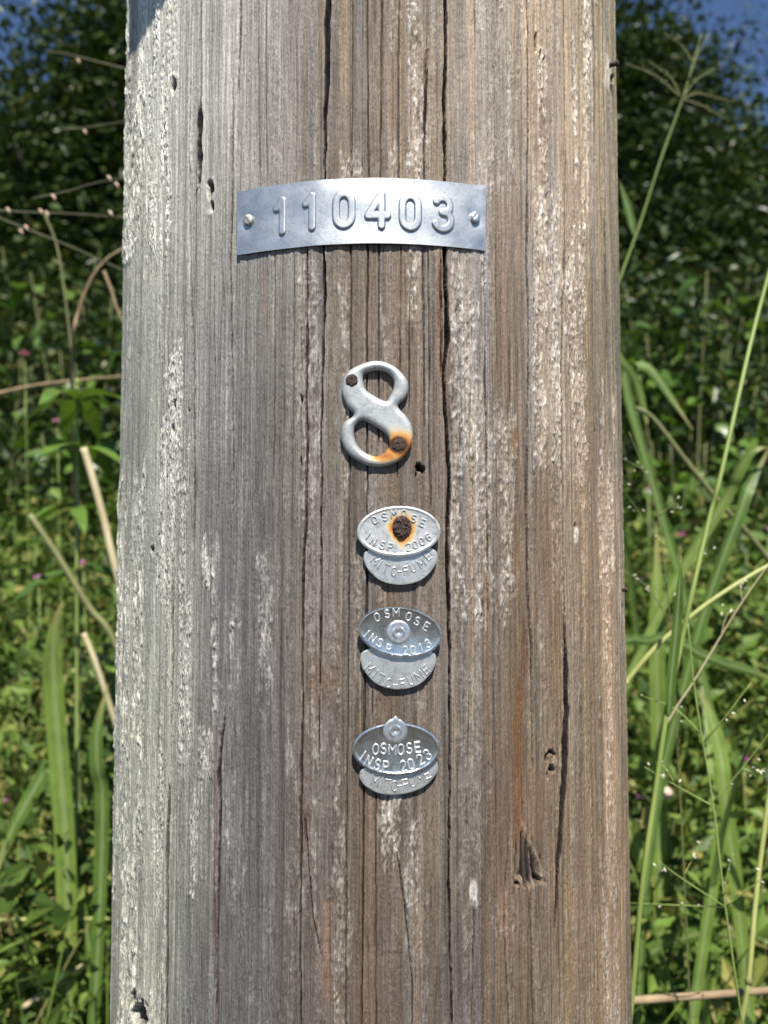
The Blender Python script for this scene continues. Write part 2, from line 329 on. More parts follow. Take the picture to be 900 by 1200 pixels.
# stains: x0,x1,y0,y1, colour, strength
STAINS = [(604,613,780,1010,(.16,.075,.028),.85), (600,605,590,700,(.17,.085,.04),.8), (595,606,500,548,(.20,.11,.04),.75), (612,620,720,810,(.15,.07,.05),.6), (362,398,765,828,(.15,.085,.05),.6),
 (374,392,1040,1180,(.20,.125,.08),.6), (660,675,1020,1260,(.28,.19,.10),.6), (513,519,295,445,(.14,.07,.04),.85), (495,501,45,150,(.12,.05,.04),.8), (349,359,860,1010,(.10,.05,.04),.6), (357,363,290,600,(.11,.06,.05),.5),
 (308,316,310,420,(.25,.17,.13),.35), (427,441,930,1260,(.17,.11,.075),.5), (622,640,570,740,(.22,.15,.10),.5), (683,697,430,860,(.22,.165,.11),.45), (582,600,1040,1110,(.25,.14,.09),.5), (252,258,830,1260,(.14,.09,.075),.6),
 (706,724,560,1260,(.45,.28,.17),.25), (600,640,900,1000,(.17,.10,.06),.4), (672,690,930,1260,(.2,.14,.10),.35), (441,472,1010,1260,(.16,.115,.09),.5), (583,595,300,480,(.24,.165,.12),.4), (585,616,230,330,(.28,.21,.17),.4), (605,613,320,620,(.19,.14,.11),.3), (631,640,120,220,(.25,.17,.12),.5)]
# holes and knots: x, y, half width, half height, depth mm, kind
HOLES = [(204,101,3.2,9.5,5), (247,222,4.5,11,6), (250,243,2.2,7,5), (491,548,3.6,5.5,4), (495,550,3.2,4.5,3.5), (488,556,1.6,4,2.5), (645,882,4.5,3,4), (640,890,1.8,8,4), (645,901,4.2,4,5), (641,908,1.4,6,3), (205,474,2.2,5.5,4), (203,503,2,5,3), (354,470,1.6,5,3), (353,541,1.6,6,3), (180,645,2,6,3), (163,1192,9,22,6), (156,1168,3,10,4), (627,52,1.6,11,2.5), (632,64,1.5,6,1.5), (637,68,2.2,3.5,1.2), (673,617,1.2,5,2), (718,92,2,6,3), (607,1036,3.5,3,3), (617,1040,4,2.2,3), (610,1028,2,6,2.5), (631,1030,4,4,4), (222,480,1.4,2,2)]

def polyline_field(X, Y, pts, w):
    """signed reach of a crack: 1 in the middle, 0 at its lips (px space)"""
    pts = np.array(pts, float); y0, y1 = pts[:, 1].min() - 4, pts[:, 1].max() + 4
    w = np.broadcast_to(np.array(w, float), (len(pts),)) if np.ndim(w) else np.full(len(pts), float(w))
    order = np.argsort(pts[:, 1]); xc = np.interp(Y, pts[order, 1], pts[order, 0]); wc = np.interp(Y, pts[order, 1], w[order])
    fade = sstep(y0, y0 + 14, Y) * (1 - sstep(y1 - 14, y1, Y))
    return xc, wc * fade
def build_pole():
    lim = math.radians(76); nf, nz = 1150, 820
    phi = np.concatenate([np.linspace(-math.pi, -lim, 40)[:-1], np.linspace(-lim, lim, nf), np.linspace(lim, math.pi, 40)[1:-1]])
    z = np.concatenate([np.linspace(-.05, 1.19, 26)[:-1], np.linspace(1.19, 1.83, nz), np.linspace(1.83, 5.2, 40)[1:]])
    PH, Z = np.meshgrid(phi, z, indexing='ij'); n0, n1 = PH.shape
    r = pole_r(Z); x = r*np.sin(PH); y = -r*np.cos(PH)
    dx, dy, dz = x - CAM[0], y - CAM[1], Z - CAM[2]
    fz = dy*FW[1] + dz*FW[2]; X = 450 + FPX*dx/fz; Y = 600 - FPX*(dy*UP[1] + dz*UP[2])/fz
    S = PH*R0*1000; Zm = Z*1000                       # millimetres along the skin
    back = np.abs(PH) > lim
    X = np.where(back, 433 + np.sign(PH)*292, X); Y = np.clip(Y, -60, 1260)
    # meander so that nothing is ruler straight
    wob = (vn(S*.05, Zm*.02, 1) - .5)*4 + (vn(S*.3, Zm*.09, 2) - .5)*1.6
    XW = X + wob*.8
    # long grain ridges
    h = (vn(S*.10, Zm*.004, 3) - .5)*1.1 + (vn(S*.32 + wob*.05, Zm*.006, 4) - .5)*.75 + (vn(S*.9, Zm*.012, 5) - .5)*.45 + (vn(S*2.1, Zm*.03, 6) - .5)*.22
    streak = (vn(S*.5, Zm*.006, 7) - .5)*.8 + (vn(S*1.3, Zm*.012, 8) - .5)*.7 + (vn(S*2.9, Zm*.035, 9) - .5)*.75
    h += (vn(S*.5, Zm*.45, 10) - .5)*.16 + (vn(S*.9, Zm*.8, 11) - .5)*.10
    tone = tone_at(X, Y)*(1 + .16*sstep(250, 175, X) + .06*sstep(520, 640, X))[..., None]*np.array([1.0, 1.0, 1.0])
    # torn fibres
    torn = np.zeros_like(X); light = np.zeros_like(X)
    rag = (vn(S*.45, Zm*.07, 12) - .5)*26 + (vn(S*1.1, Zm*.2, 13) - .5)*22
    ragx = (vn(S*.12, Zm*.12, 14) - .5)*7 + (vn(S*.3, Zm*.4, 15) - .5)*5
    for (x0, x1, y0, y1, st, lg) in TORN:
        st *= .85
        e = np.minimum(X + ragx - x0, x1 - X - ragx); ev = np.minimum(Y + rag*1.5 - y0, y1 - Y - rag*1.5)
        m = sstep(-.5, 2.5, e)*sstep(-3, 5, ev)
        torn = np.maximum(torn, m*st); light = np.maximum(light, m*lg)
    patch = sstep(.44, .60, vn(S*.16, Zm*.018, 40)*.6 + vn(S*.5, Zm*.06, 41)*.4)        # small tears elsewhere
    torn = np.maximum(torn, patch*.30); light = np.maximum(light, patch*.03)
    sk = S + (vn(S*.25, Zm*.25, 16) - .5)*2.2
    lf = sstep(250, 165, X); ZL = Zm*(1 - .58*lf)
    f1 = 1 - np.abs(2*vn(sk*1.25, ZL*.34, 17) - 1); f2 = 1 - np.abs(2*vn(sk*2.1 + Zm*.10, ZL*.60, 18) - 1); f3 = vn(sk*.5 - Zm*.05, ZL*.16, 19)
    cell = np.floor(sk*1.0).astype(int); off = _tab[3][cell & 255, (cell*7) & 255]
    saw = np.mod(Zm*(.16 + .1*off) + off*9 + vn(S*.6, Zm*.25, 20)*1.6, 1.0)
    flake = (f1*.9 + f2*.62 + f3*.9 - 1.2) + (saw**2)*.45
    thin = sstep(206, 150, X)*.25
    isl = sstep(.40, .56, vn(S*.22, Zm*.016, 42)*.7 + vn(S*.7, Zm*.05, 43)*.3)          # smooth islands left between the tears
    torn = torn*(.25 + .75*isl); light = light*(.30 + .70*isl)
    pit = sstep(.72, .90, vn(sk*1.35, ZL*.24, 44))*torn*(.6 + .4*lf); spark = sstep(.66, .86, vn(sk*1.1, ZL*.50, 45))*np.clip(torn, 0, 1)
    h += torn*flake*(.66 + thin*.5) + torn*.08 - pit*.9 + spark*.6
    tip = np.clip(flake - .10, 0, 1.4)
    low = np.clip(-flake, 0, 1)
    lum = 1 + streak*(.54 + .20*sstep(330, 420, X)*sstep(300, 700, Y))*(1 - .4*np.clip(torn, 0, 1))
    hn = ((vn(S*.42, Zm*.007, 51) - .5)*1.2 + (vn(S*1.4, Zm*.015, 52) - .5))*sstep(300, 420, X)
    tone = tone*(1 + hn[..., None]*np.array([.14, .0, -.20]))
    tone = tone*lum[..., None]
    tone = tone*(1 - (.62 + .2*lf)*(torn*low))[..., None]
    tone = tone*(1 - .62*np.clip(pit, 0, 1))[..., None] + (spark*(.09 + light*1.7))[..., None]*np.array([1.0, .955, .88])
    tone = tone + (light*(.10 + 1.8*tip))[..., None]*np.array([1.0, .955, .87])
    # stains
    for (x0, x1, y0, y1, c, st) in STAINS:
        e = np.minimum(XW + ragx*.4 - x0, x1 - XW - ragx*.4); ev = np.minimum(Y + rag - y0, y1 - Y - rag)
        m = sstep(-2, 3, e)*sstep(-15, 25, ev)*st*(1 - .6*np.clip(torn, 0, 1)*sstep(.2, .6, flake))
        m = m*(.6 + .8*vn(S*.9, Zm*.03, 21)); m = np.clip(m, 0, 1)[..., None]
        tone = tone*(1 - m) + np.array(c)*m*(.85 + .3*vn(S*2, Zm*.04, 22))[..., None]
    # growth-ring lines and fine checks
    chk = vn(S*.62 + (vn(S*.1, Zm*.012, 23) - .5)*1.2, Zm*.0035, 24)
    line = np.exp(-((chk - .5)/.012)**2)*sstep(.35, .6, vn(S*.2, Zm*.02, 25)); h -= line*.55; tone = tone*(1 - .45*line)[..., None]
    chk = vn(S*1.3, Zm*.008, 26); line = np.exp(-((chk - .5)/.015)**2)*sstep(.45, .7, vn(S*.35, Zm*.03, 27)); h -= line*.35; tone = tone*(1 - .35*line)[..., None]
    fil = sstep(.80, .90, vn(S*1.6, Zm*.010, 46))*sstep(.35, .6, vn(S*.3, Zm*.02, 47)); h += fil*.22; tone = tone*(1 + .30*fil)[..., None]      # thin raised pale fibres
    # cracks
    jig = (vn(S*.15, Zm*.10, 28) - .5)*1.8 + (vn(S*.3, Zm*.34, 29) - .5)*.9
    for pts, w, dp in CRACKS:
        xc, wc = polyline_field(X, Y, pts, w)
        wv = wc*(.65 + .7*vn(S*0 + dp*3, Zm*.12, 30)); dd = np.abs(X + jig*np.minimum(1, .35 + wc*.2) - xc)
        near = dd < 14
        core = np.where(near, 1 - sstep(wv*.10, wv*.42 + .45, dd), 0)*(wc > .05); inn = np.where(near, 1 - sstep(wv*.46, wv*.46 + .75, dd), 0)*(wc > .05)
        lip = np.where(near, np.exp(-((dd - wv*.5 - 1.6)/1.6)**2), 0)*(wc > .05)
        h += lip*.16*min(1, dp/3) - core*min(dp*1.2, 7)
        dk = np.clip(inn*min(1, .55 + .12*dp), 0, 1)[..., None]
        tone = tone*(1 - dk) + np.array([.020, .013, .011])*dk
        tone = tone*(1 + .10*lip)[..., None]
    # holes
    for (hx, hy, a, b, dp) in HOLES:
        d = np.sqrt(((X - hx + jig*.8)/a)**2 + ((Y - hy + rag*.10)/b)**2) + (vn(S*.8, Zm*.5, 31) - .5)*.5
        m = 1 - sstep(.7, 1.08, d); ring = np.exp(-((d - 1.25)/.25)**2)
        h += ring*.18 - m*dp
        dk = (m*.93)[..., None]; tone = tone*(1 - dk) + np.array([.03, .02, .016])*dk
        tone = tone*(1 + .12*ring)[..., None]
    # fan-shaped knot low on the right
    u = (X - 617)/19 + (vn(S*.7, Zm*.10, 48) - .5)*.55; v = (Y - 1008)/29 + (vn(S*1.1, Zm*.05, 49) - .5)*.75 + (vn(S*2.4, Zm*.1, 50) - .5)*.3; t_ = np.clip((v + 1)/2, 0, 1)
    fan = sstep(1.0, .75, np.abs(u - .30*t_**2 + .05)/(0.36 + .66*t_**.6))*sstep(-1.15, -.7, v + .25*u)*sstep(1.02, .86, v + .18*np.abs(u)**2 + (vn(X*.25, X*0, 38) - .5)*.22)
    groove = vn(np.arctan2(X - 608, Y - 900)*44, Zm*.02, 32)
    h += fan*(-1.2 - 1.9*t_ + 3.4*(groove - .35)); g = fan[..., None]
    tone = tone*(1 - g) + (np.array([.075, .056, .040])*(0.02 + 2.1*sstep(.2, .8, groove)[..., None]))*g
    rid = np.exp(-((X - np.interp(Y, [960, 985, 1010, 1030], [611, 619, 631, 637]))/2.2)**2)*sstep(958, 972, Y)*sstep(1036, 1024, Y); h += rid*1.1; tone = tone + rid[..., None]*np.array([.10, .075, .05])
    # pale scars
    for (sx, sy, a, b, s) in [(555, 1043, 5.5, 14, .30), (557, 1058, 3, 8, .22), (674, 628, 2.6, 12, .34), (712, 85, 5, 24, .22), (635, 62, 7, 8, .10), (204, 90, 6, 5, .1), (246, 250, 4, 5, .16), (648, 893, 4, 6, .06)]:
        d = np.sqrt(((X - sx + jig)/a)**2 + ((Y - sy)/b)**2); m = (1 - sstep(.6, 1.1, d)); h += m*.5*(vn(S*2, Zm*.2, 33) + .2)
        tone = tone + (m*s*(.45 + vn(S*2.2, Zm*.15, 34)))[..., None]*np.array([1, .96, .9])
    # green-grey algae tint on the left, mottling everywhere
    alg = (sstep(262, 180, X)*(.35 + .65*vn(S*.08, Zm*.01, 35)))[..., None]
    tone = tone*(1 - alg*.04*np.array([.5, .3, 1.0]))
    mot = 1 + (vn(S*.15, Zm*.03, 36) - .5)*.26 + (vn(S*3.2, Zm*1.1, 37) - .5)*.28
    tone = np.clip(tone*mot[..., None], .012, .80)
    h = np.where(back, (vn(S*.3, Zm*.006, 4) - .5)*1.2, h)
    rr = r + h*.001
    P = np.stack([rr*np.sin(PH), -rr*np.cos(PH), Z], -1).reshape(-1, 3)
    i, k = np.meshgrid(np.arange(n0), np.arange(n1 - 1), indexing='ij'); i2 = (i + 1) % n0
    q = np.stack([i*n1 + k, i2*n1 + k, i2*n1 + k + 1, i*n1 + k + 1], -1).reshape(-1, 4)
    top = len(P); P = np.vstack([P, [0, 0, z[-1] + .02]])
    ii = np.arange(n0); tr = np.stack([ii*n1 + n1 - 1, ((ii + 1) % n0)*n1 + n1 - 1, np.full(n0, top)], 1)
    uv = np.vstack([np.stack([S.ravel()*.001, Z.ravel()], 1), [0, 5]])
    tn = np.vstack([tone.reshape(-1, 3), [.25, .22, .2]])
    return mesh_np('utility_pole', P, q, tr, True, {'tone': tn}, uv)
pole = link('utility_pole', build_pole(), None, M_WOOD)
props(pole, 'weathered grey brown round wooden utility pole with vertical cracks and torn fibres', 'utility pole')

# ------------------------------------------------------------------ stamped metal: meshes from outlines
def sdf_mesh(name, sdf, box, cell, hfun, thick, warp=None, rustf=None, closed=True, out=None):
    x0, x1, y0, y1 = box; xs = np.arange(x0, x1 + cell, cell); ys = np.arange(y0, y1 + cell, cell)
    X, Y = np.meshgrid(xs, ys, indexing='ij'); d = sdf(X, Y); gx, gy = np.gradient(d, cell)
    g2 = np.maximum(gx*gx + gy*gy, .2); outm = d < 0
    X2 = np.where(outm, X - d*gx/g2, X); Y2 = np.where(outm, Y - d*gy/g2, Y); d2 = np.maximum(d, 0)
    nx, ny = X.shape; idx = np.arange(nx*ny).reshape(nx, ny)
    q = np.stack([idx[:-1, :-1], idx[1:, :-1], idx[1:, 1:], idx[:-1, 1:]], -1).reshape(-1, 4)
    keep = d.ravel()[q].max(1) > .22*cell; q = q[keep]
    used = np.unique(q); re = np.full(nx*ny, -1); re[used] = np.arange(len(used)); q = re[q]
    x, y, dd = X2.ravel()[used], Y2.ravel()[used], d2.ravel()[used]
    h = hfun(dd, x, y); hb = hfun(np.full_like(dd, 0.0), x, y) if False else None
    w = warp or (lambda a, b, c: np.stack([a, b, c], 1))
    n = len(x); V = [w(x, y, h)]; Q = [q]
    if closed:
        e = np.concatenate([q[:, [0, 1]], q[:, [1, 2]], q[:, [2, 3]], q[:, [3, 0]]]); key = np.sort(e, 1); k = key[:, 0].astype(np.int64)*n + key[:, 1]
        _, first, cnt = np.unique(k, return_index=True, return_counts=True); be = e[first[cnt == 1]]
        bot = thick(x, y) if callable(thick) else h*0 - thick
        V.append(w(x, y, bot)); Q.append(q[:, ::-1] + n)
        bv = np.unique(be); rb = np.full(n, -1); rb[bv] = np.arange(len(bv)); nb = len(bv)
        V.append(w(x[bv], y[bv], h[bv])); V.append(w(x[bv], y[bv], bot[bv]))
        a, b = rb[be[:, 0]], rb[be[:, 1]]; Q.append(np.stack([a + 2*n + nb, b + 2*n + nb, b + 2*n, a + 2*n], 1))
    V = np.concatenate(V); Q = np.concatenate(Q)
    if out is not None: out.add(V*.001, Q); return None
    ru = None
    if rustf is not None:
        rv = rustf(x, y); ru = {'rust': np.concatenate([rv, rv, rv[bv], rv[bv]])}
    else: ru = {'rust': np.zeros(len(V))}
    return mesh_np(name, V*.001, Q, None, True, ru)
def ellipse_sdf(a, b):
    def f(x, y):
        k = np.sqrt((x/a)**2 + (y/b)**2) + 1e-9; g = np.sqrt((x/a**2)**2 + (y/b**2)**2)/k + 1e-9
        return (1 - k)/g
    return f
def rbox_sdf(w, hgt, r):
    def f(x, y):
        qx, qy = np.abs(x) - w/2 + r, np.abs(y) - hgt/2 + r
        return r - (np.hypot(np.maximum(qx, 0), np.maximum(qy, 0)) + np.minimum(np.maximum(qx, qy), 0))
    return f
def seg_dist(x, y, pts, closed=False):
    p = np.asarray(pts, float); d = np.full(x.shape, 1e9); m = len(p) if closed else len(p) - 1
    for i in range(m):
        a, b = p[i], p[(i + 1) % len(p)]; ab = b - a; t = np.clip(((x - a[0])*ab[0] + (y - a[1])*ab[1])/(ab@ab + 1e-12), 0, 1)
        d = np.minimum(d, np.hypot(x - a[0] - t*ab[0], y - a[1] - t*ab[1]))
    return d
def poly_sdf(loops):
    def f(x, y):
        ins = np.zeros(x.shape, bool); d = np.full(x.shape, 1e9)
        for p in loops:
            p = np.asarray(p, float)
            for i in range(len(p)):
                a, b = p[i], p[(i + 1) % len(p)]
                c = ((a[1] > y) != (b[1] > y)) & (x < (b[0] - a[0])*(y - a[1])/((b[1] - a[1]) if b[1] != a[1] else 1e-12) + a[0]); ins ^= c
            d = np.minimum(d, seg_dist(x, y, p, True))
        return np.where(ins, d, -d)
    return f
def closed_spline(pts, k=6):
    p = np.asarray(pts, float); m = len(p); out = []
    for i in range(m):
        a, b, c, d = p[(i-1) % m], p[i], p[(i+1) % m], p[(i+2) % m]
        for f in np.linspace(0, 1, k, endpoint=False): out.append(.5*(2*b + (c - a)*f + (2*a - 5*b + 4*c - d)*f*f + (3*b - a - 3*c + d)*f**3))
    return np.array(out)
def arc(cx, cy, rx, ry, a0, a1, n=14):
    t = np.radians(np.linspace(a0, a1, n)); return [(cx + rx*math.cos(u), cy + ry*math.sin(u)) for u in t]
# stroke letters on a unit box centred on 0 (height 1, width about .6)
G = {
 '0': [arc(0, .2, .27, .3, 0, 180) + arc(0, -.2, .27, .3, 180, 360) + [(.27, .2)]],
 '1': [[(-.2, .27), (-.1, .33), (.04, .5), (.04, -.5)]],
 '2': [arc(0, .24, .27, .26, 165, -20) + [(.18, 0), (-.28, -.5), (.3, -.5)]],
 '3': [arc(-.02, .25, .26, .25, 150, -70) + [(-.04, .03)], [(-.04, .03)] + arc(-.02, -.22, .29, .28, 75, -155)],
 '4': [[(.14, -.5), (.14, .5), (-.32, -.18), (.34, -.18)]],
 '6': [[(.22, .42)] + arc(.02, .15, .29, .35, 70, 180) + [(-.27, -.2)], arc(0, -.21, .27, .29, 0, 360)],
 'O': [arc(0, .12, .3, .38, 0, 180) + arc(0, -.12, .3, .38, 180, 360) + [(.3, .12)]],
 'S': [arc(0, .25, .26, .25, 35, 250) + arc(0, -.24, .28, .26, 75, -150)],
 'M': [[(-.36, -.5), (-.36, .5), (0, -.15), (.36, .5), (.36, -.5)]],
 'E': [[(.28, .5), (-.26, .5), (-.26, -.5), (.28, -.5)], [(-.26, 0), (.18, 0)]],
 'F': [[(.28, .5), (-.26, .5), (-.26, -.5)], [(-.26, .02), (.18, .02)]],
 'I': [[(0, .5), (0, -.5)]], 'N': [[(-.28, -.5), (-.28, .5), (.28, -.5), (.28, .5)]],
 'P': [[(-.26, -.5), (-.26, .5), (.05, .5)] + arc(.05, .24, .24, .26, 90, -90) + [(-.26, -.02)]],
 '.': [[(0, -.46), (0, -.44)]], '-': [[(-.24, 0), (.24, 0)]],
 'T': [[(-.3, .5), (.3, .5)], [(0, .5), (0, -.5)]], 'C': [arc(0, 0, .3, .5, 50, 310)],
 'U': [[(-.29, .5), (-.29, -.18)] + arc(0, -.18, .29, .32, 180, 360) + [(.29, .5)]],
}
def glyph(ch, x, y, height, rot, hw, rise, base, out=None, name='letter', warp=None, wide=1.0, cell=None, edge=.85):
    strokes = [[(px*height*wide, py*height) for px, py in s] for s in G[ch]]; c, s_ = math.cos(rot), math.sin(rot)
    sdf = lambda X, Y: hw - np.min([seg_dist(X, Y, s) for s in strokes], axis=0)
    hf = lambda d, X, Y: base(x + X*c - Y*s_, y + X*s_ + Y*c) - .05 + (rise + .05)*np.sqrt(np.clip(1 - (1 - np.clip(d/(hw*edge), 0, 1))**2, 0, 1))
    def wp(a, b, h):
        gx, gy = x + a*c - b*s_, y + a*s_ + b*c
        return warp(gx, gy, h) if warp else np.stack([gx, gy, h], 1)
    B = height*.5 + hw*1.5; cell = cell or hw/2.6
    return sdf_mesh(name, sdf, (-.42*height*wide - hw*1.5, .42*height*wide + hw*1.5, -B, B), cell, hf, 0, wp, closed=False, out=out)

PXMM = 0.345        # millimetres on the front of the pole per photo pixel
# ---- number plate
def number_plate():
    off = .0016; (pl, zl), (pr, zr) = surf(278, 261, off), surf(569.5, 257, off); pc, zc = (pl + pr)/2, surf(424, 247, off)[1]
    Rm = (pole_r(zc) + off)*1000; w = (pr - pl)*Rm; H = 27.2
    root = thing('number_plate', 'curved galvanised metal number plate embossed 110403 nailed near the top of the pole', 'number plate', frame(pc, zc, off).translation)
    tilt = .012
    def base(x, y):
        b = .25*np.sin(x*.09 + 1) + .12*np.sin(y*.3 + x*.05)
        b = b + 1.0*np.exp(-((x + w*.16)/7)**2) * .35                     # slight crease
        for nx in (-w/2 + 5.2, w/2 - 4.4): b = b - .55*np.exp(-(((x - nx)/4.5)**2 + ((y + 1)/5)**2))
        b = b + .9*np.exp(-((x - w/2)/4)**2)*np.clip((y + 2)/14, -.6, 1)
        return b
    loc = np.array(root.location)*1000
    def warp(x, y, h):
        ph = pc + x/Rm; r = Rm + h; return np.stack([r*np.sin(ph), -r*np.cos(ph), zc*1000 + y + x*tilt], 1) - loc
    me = sdf_mesh('sheet', rbox_sdf(w, H, .5), (-w/2 - .5, w/2 + .5, -H/2 - .5, H/2 + .5), .5, lambda d, x, y: base(x, y), lambda x, y: base(x, y) - .7, warp)
    link('sheet', me, root, M_PLATE)
    for ch, dx, dy, wd in (('1',190,173,.86), ('1',285,160,.86), ('0',390,153,.92), ('4',497,155,.92), ('0',602,160,.92), ('3',708,165,.92)):
        px, py = 260 + dx/2.727, 190 + dy/2.727; ph, zz = surf(px, py, off); x = (ph - pc)*Rm; y = zz*1000 - zc*1000 - x*tilt
        me = glyph(ch, x, y, 13.0, 0.0, 1.72, .80, base, None, 'digit', warp, wd, .3, .5)
        link('digit', me, root, M_PLATE)['label'] = 'embossed digit ' + ch
    for px, py, mt in ((291, 258, M_NAILOLD), (557, 255, M_NAILAL)):
        ph, zz = surf(px, py, off); m = frame(ph, zz, off + .0001)
        me = sdf_mesh('nail_head', ellipse_sdf(2.15, 2.4), (-3, 3, -3, 3), .3, lambda d, x, y: .2 + .75*np.sqrt(np.clip(1 - (1 - np.clip(d/1.3, 0, 1))**2, 0, 1)) + .15*np.sin(x*2.3)*np.cos(y*1.9), 1.0)
        o = link('nail_head', me, root, mt); o.matrix_local = Matrix.Translation(-root.location) @ m
    return root
number_plate()

# ---- the figure eight
def number_eight():
    to = lambda pts: [((x/6.923 + 380 - 441)*PXMM, -(y/6.923 + 400 - 486)*PXMM) for x, y in pts]
    outer = closed_spline(to([(300,185),(430,155),(560,195),(655,285),(685,370),(660,455),(598,528),(668,610),(712,700),(712,810),(670,905),(585,985),(450,1020),(320,1000),(205,925),(145,830),(137,730),(170,655),(240,597),(180,520),(147,430),(150,330),(195,245)]), 5)
    h1 = closed_spline(to([(318,268),(380,240),(460,235),(530,265),(565,325),(555,400),(520,465),(495,486),(420,452),(350,405),(318,350)]), 5)
    h2 = closed_spline(to([(310,645),(250,695),(243,770),(270,845),(325,900),(400,935),(455,930),(500,900),(527,850),(522,785),(480,735),(400,685)]), 5)
    sdf = poly_sdf([outer, h1, h2]); pc, zc = surf(441, 486, .001)
    root = thing('number_figure', 'grey cast metal figure 8 nailed to the pole, rust stained at its lower nail', 'house number', frame(pc, zc, .0004).translation)
    root.matrix_world = frame(pc, zc, .0004)
    n1, n2 = to([(224, 325)])[0], to([(600, 848)])[0]
    def ru(x, y):
        a = np.hypot((x - n2[0]), (y - n2[1])); r = np.clip(1.0 - a/8.5, 0, 1)*np.clip(1.0 + (x - n2[0])*.04 - np.clip(y - n2[1], 0, 20)*.05, 0, 1.2)
        r = np.maximum(r, .85*np.exp(-((a - 2.8)/1.5)**2)); tail = np.exp(-(((x - n2[0] + 5)/6)**2 + ((y - n2[1] + 4.2)/2.6)**2))*.62
        return np.clip(np.maximum(r, tail), 0, 1)
    me = sdf_mesh('figure', sdf, (-16, 17, -22, 21.5), .28, lambda d, x, y: 1.0 + 1.8*np.sqrt(np.clip(1 - (1 - np.clip(d/2.6, 0, 1))**2, 0, 1)), 0.0, None, ru)
    link('figure', me, root, M_CAST)
    for (x, y), dish in ((n1, .3), (n2, 0)):
        me = sdf_mesh('nail_head', ellipse_sdf(2.5, 2.6), (-3, 3, -3, 3), .25, lambda d, x, y: 2.75 + .55*np.sqrt(np.clip(d/1.0, 0, 1)) + .5*(vn(x*1.4, y*1.4, 50) - .5), 0.0)
        o = link('nail_head', me, root, M_RUST); o.location = (x*.001, y*.001, 0)
        o['label'] = 'rusty nail head in the ' + ('upper left' if y > 0 else 'lower right') + ' of the figure'
number_eight()

# ---- inspection tags
def tag_root(name, label, px, py, off, roll):
    pc, zc = surf(px, py, off); root = thing(name, label, 'metal tag', (0, 0, 0)); root.matrix_world = frame(pc, zc, off, math.radians(roll)); return root
def loc2(px, py, cx, cy, roll):
    x, y = (px - cx)*PXMM, -(py - cy)*PXMM; c, s = math.cos(math.radians(-roll)), math.sin(math.radians(-roll)); return x*c - y*s, x*s + y*c
def lettering(root, chars, cx, cy, roll, org, k, height, hw, rise, base, mat, wide=1.0):
    for ch, x, y, a in chars:
        P = Parts(); lx, ly = loc2(org[0] + x/k, org[1] + y/k, cx, cy, roll); glyph(ch, lx, ly, height, math.radians(a - roll), hw, rise, base, P, 'letter', None, wide)
        nm = 'digit' if ch.isdigit() else 'letter' if ch.isalpha() else 'punctuation_mark'
        me = P.mesh(nm, True); me.attributes.new('rust', 'FLOAT', 'POINT'); link(nm, me, root, mat)
def oval_tag(label, cx, cy, a, b, roll, chars, org, dish, mat, height, off=.0030, rust=None, rim=.5, bend=0.0, tilt=(0, 0), hw=.34, rise=.42, wide=1.0):
    root = tag_root('inspection_tag', label, cx, cy, off, roll); A, B = a*PXMM, b*PXMM
    base = lambda x, y: dish*((x/A)**2*.8 + (y/B)**2) + bend*x*y/(A*B) + tilt[0]*x/A + tilt[1]*y/B + .06*np.sin(x*.9 + y*.4)
    def hf(d, x, y): return base(x, y) + rim*np.exp(-((d - .75)/.42)**2) * np.clip(d/.3, 0, 1)
    me = sdf_mesh('disc', ellipse_sdf(A, B), (-A - .5, A + .5, -B - .5, B + .5), .24, hf, lambda x, y: base(x, y) - .45, None, rust)
    link('disc', me, root, mat); lettering(root, chars, cx, cy, roll, org, 6.43, height, hw, rise, base, M_LETTER if mat is M_SHINY else mat, wide)
    return root, base
def moon_tag(label, cx, cy, roll, w, drop, chars, org, mat, height, off=.0019, dish=.25):
    """a half-oval strip with rounded ends that hangs from the nail behind the oval one"""
    root = tag_root('treatment_tag', label, cx, cy, off, roll); W = w/2*PXMM; Hh = drop*PXMM
    pts = [(-W*.80, 3.2), (-W*.96, 1.9), (-W, .2), (-W*.985, -Hh*.16), (-W*.86, -Hh*.48), (-W*.52, -Hh*.86), (0, -Hh), (W*.52, -Hh*.86), (W*.86, -Hh*.48), (W*.985, -Hh*.16), (W, .2), (W*.96, 1.9), (W*.80, 3.2), (W*.45, 5.5), (0, 7.5), (-W*.45, 5.5)]
    base = lambda x, y: dish*((x/W)**2 + .4*np.clip(-y/Hh, 0, 1)) + .05*np.sin(x*.8)
    me = sdf_mesh('plate', poly_sdf([closed_spline(pts, 5)]), (-W - .5, W + .5, -Hh - .5, 8), .27, lambda d, x, y: base(x, y) - .10*np.exp(-d/.2), lambda x, y: base(x, y) - .45)
    link('plate', me, root, mat); lettering(root, chars, cx, cy, roll, org, 6.43, height, .30, .34, base, mat)
    return root
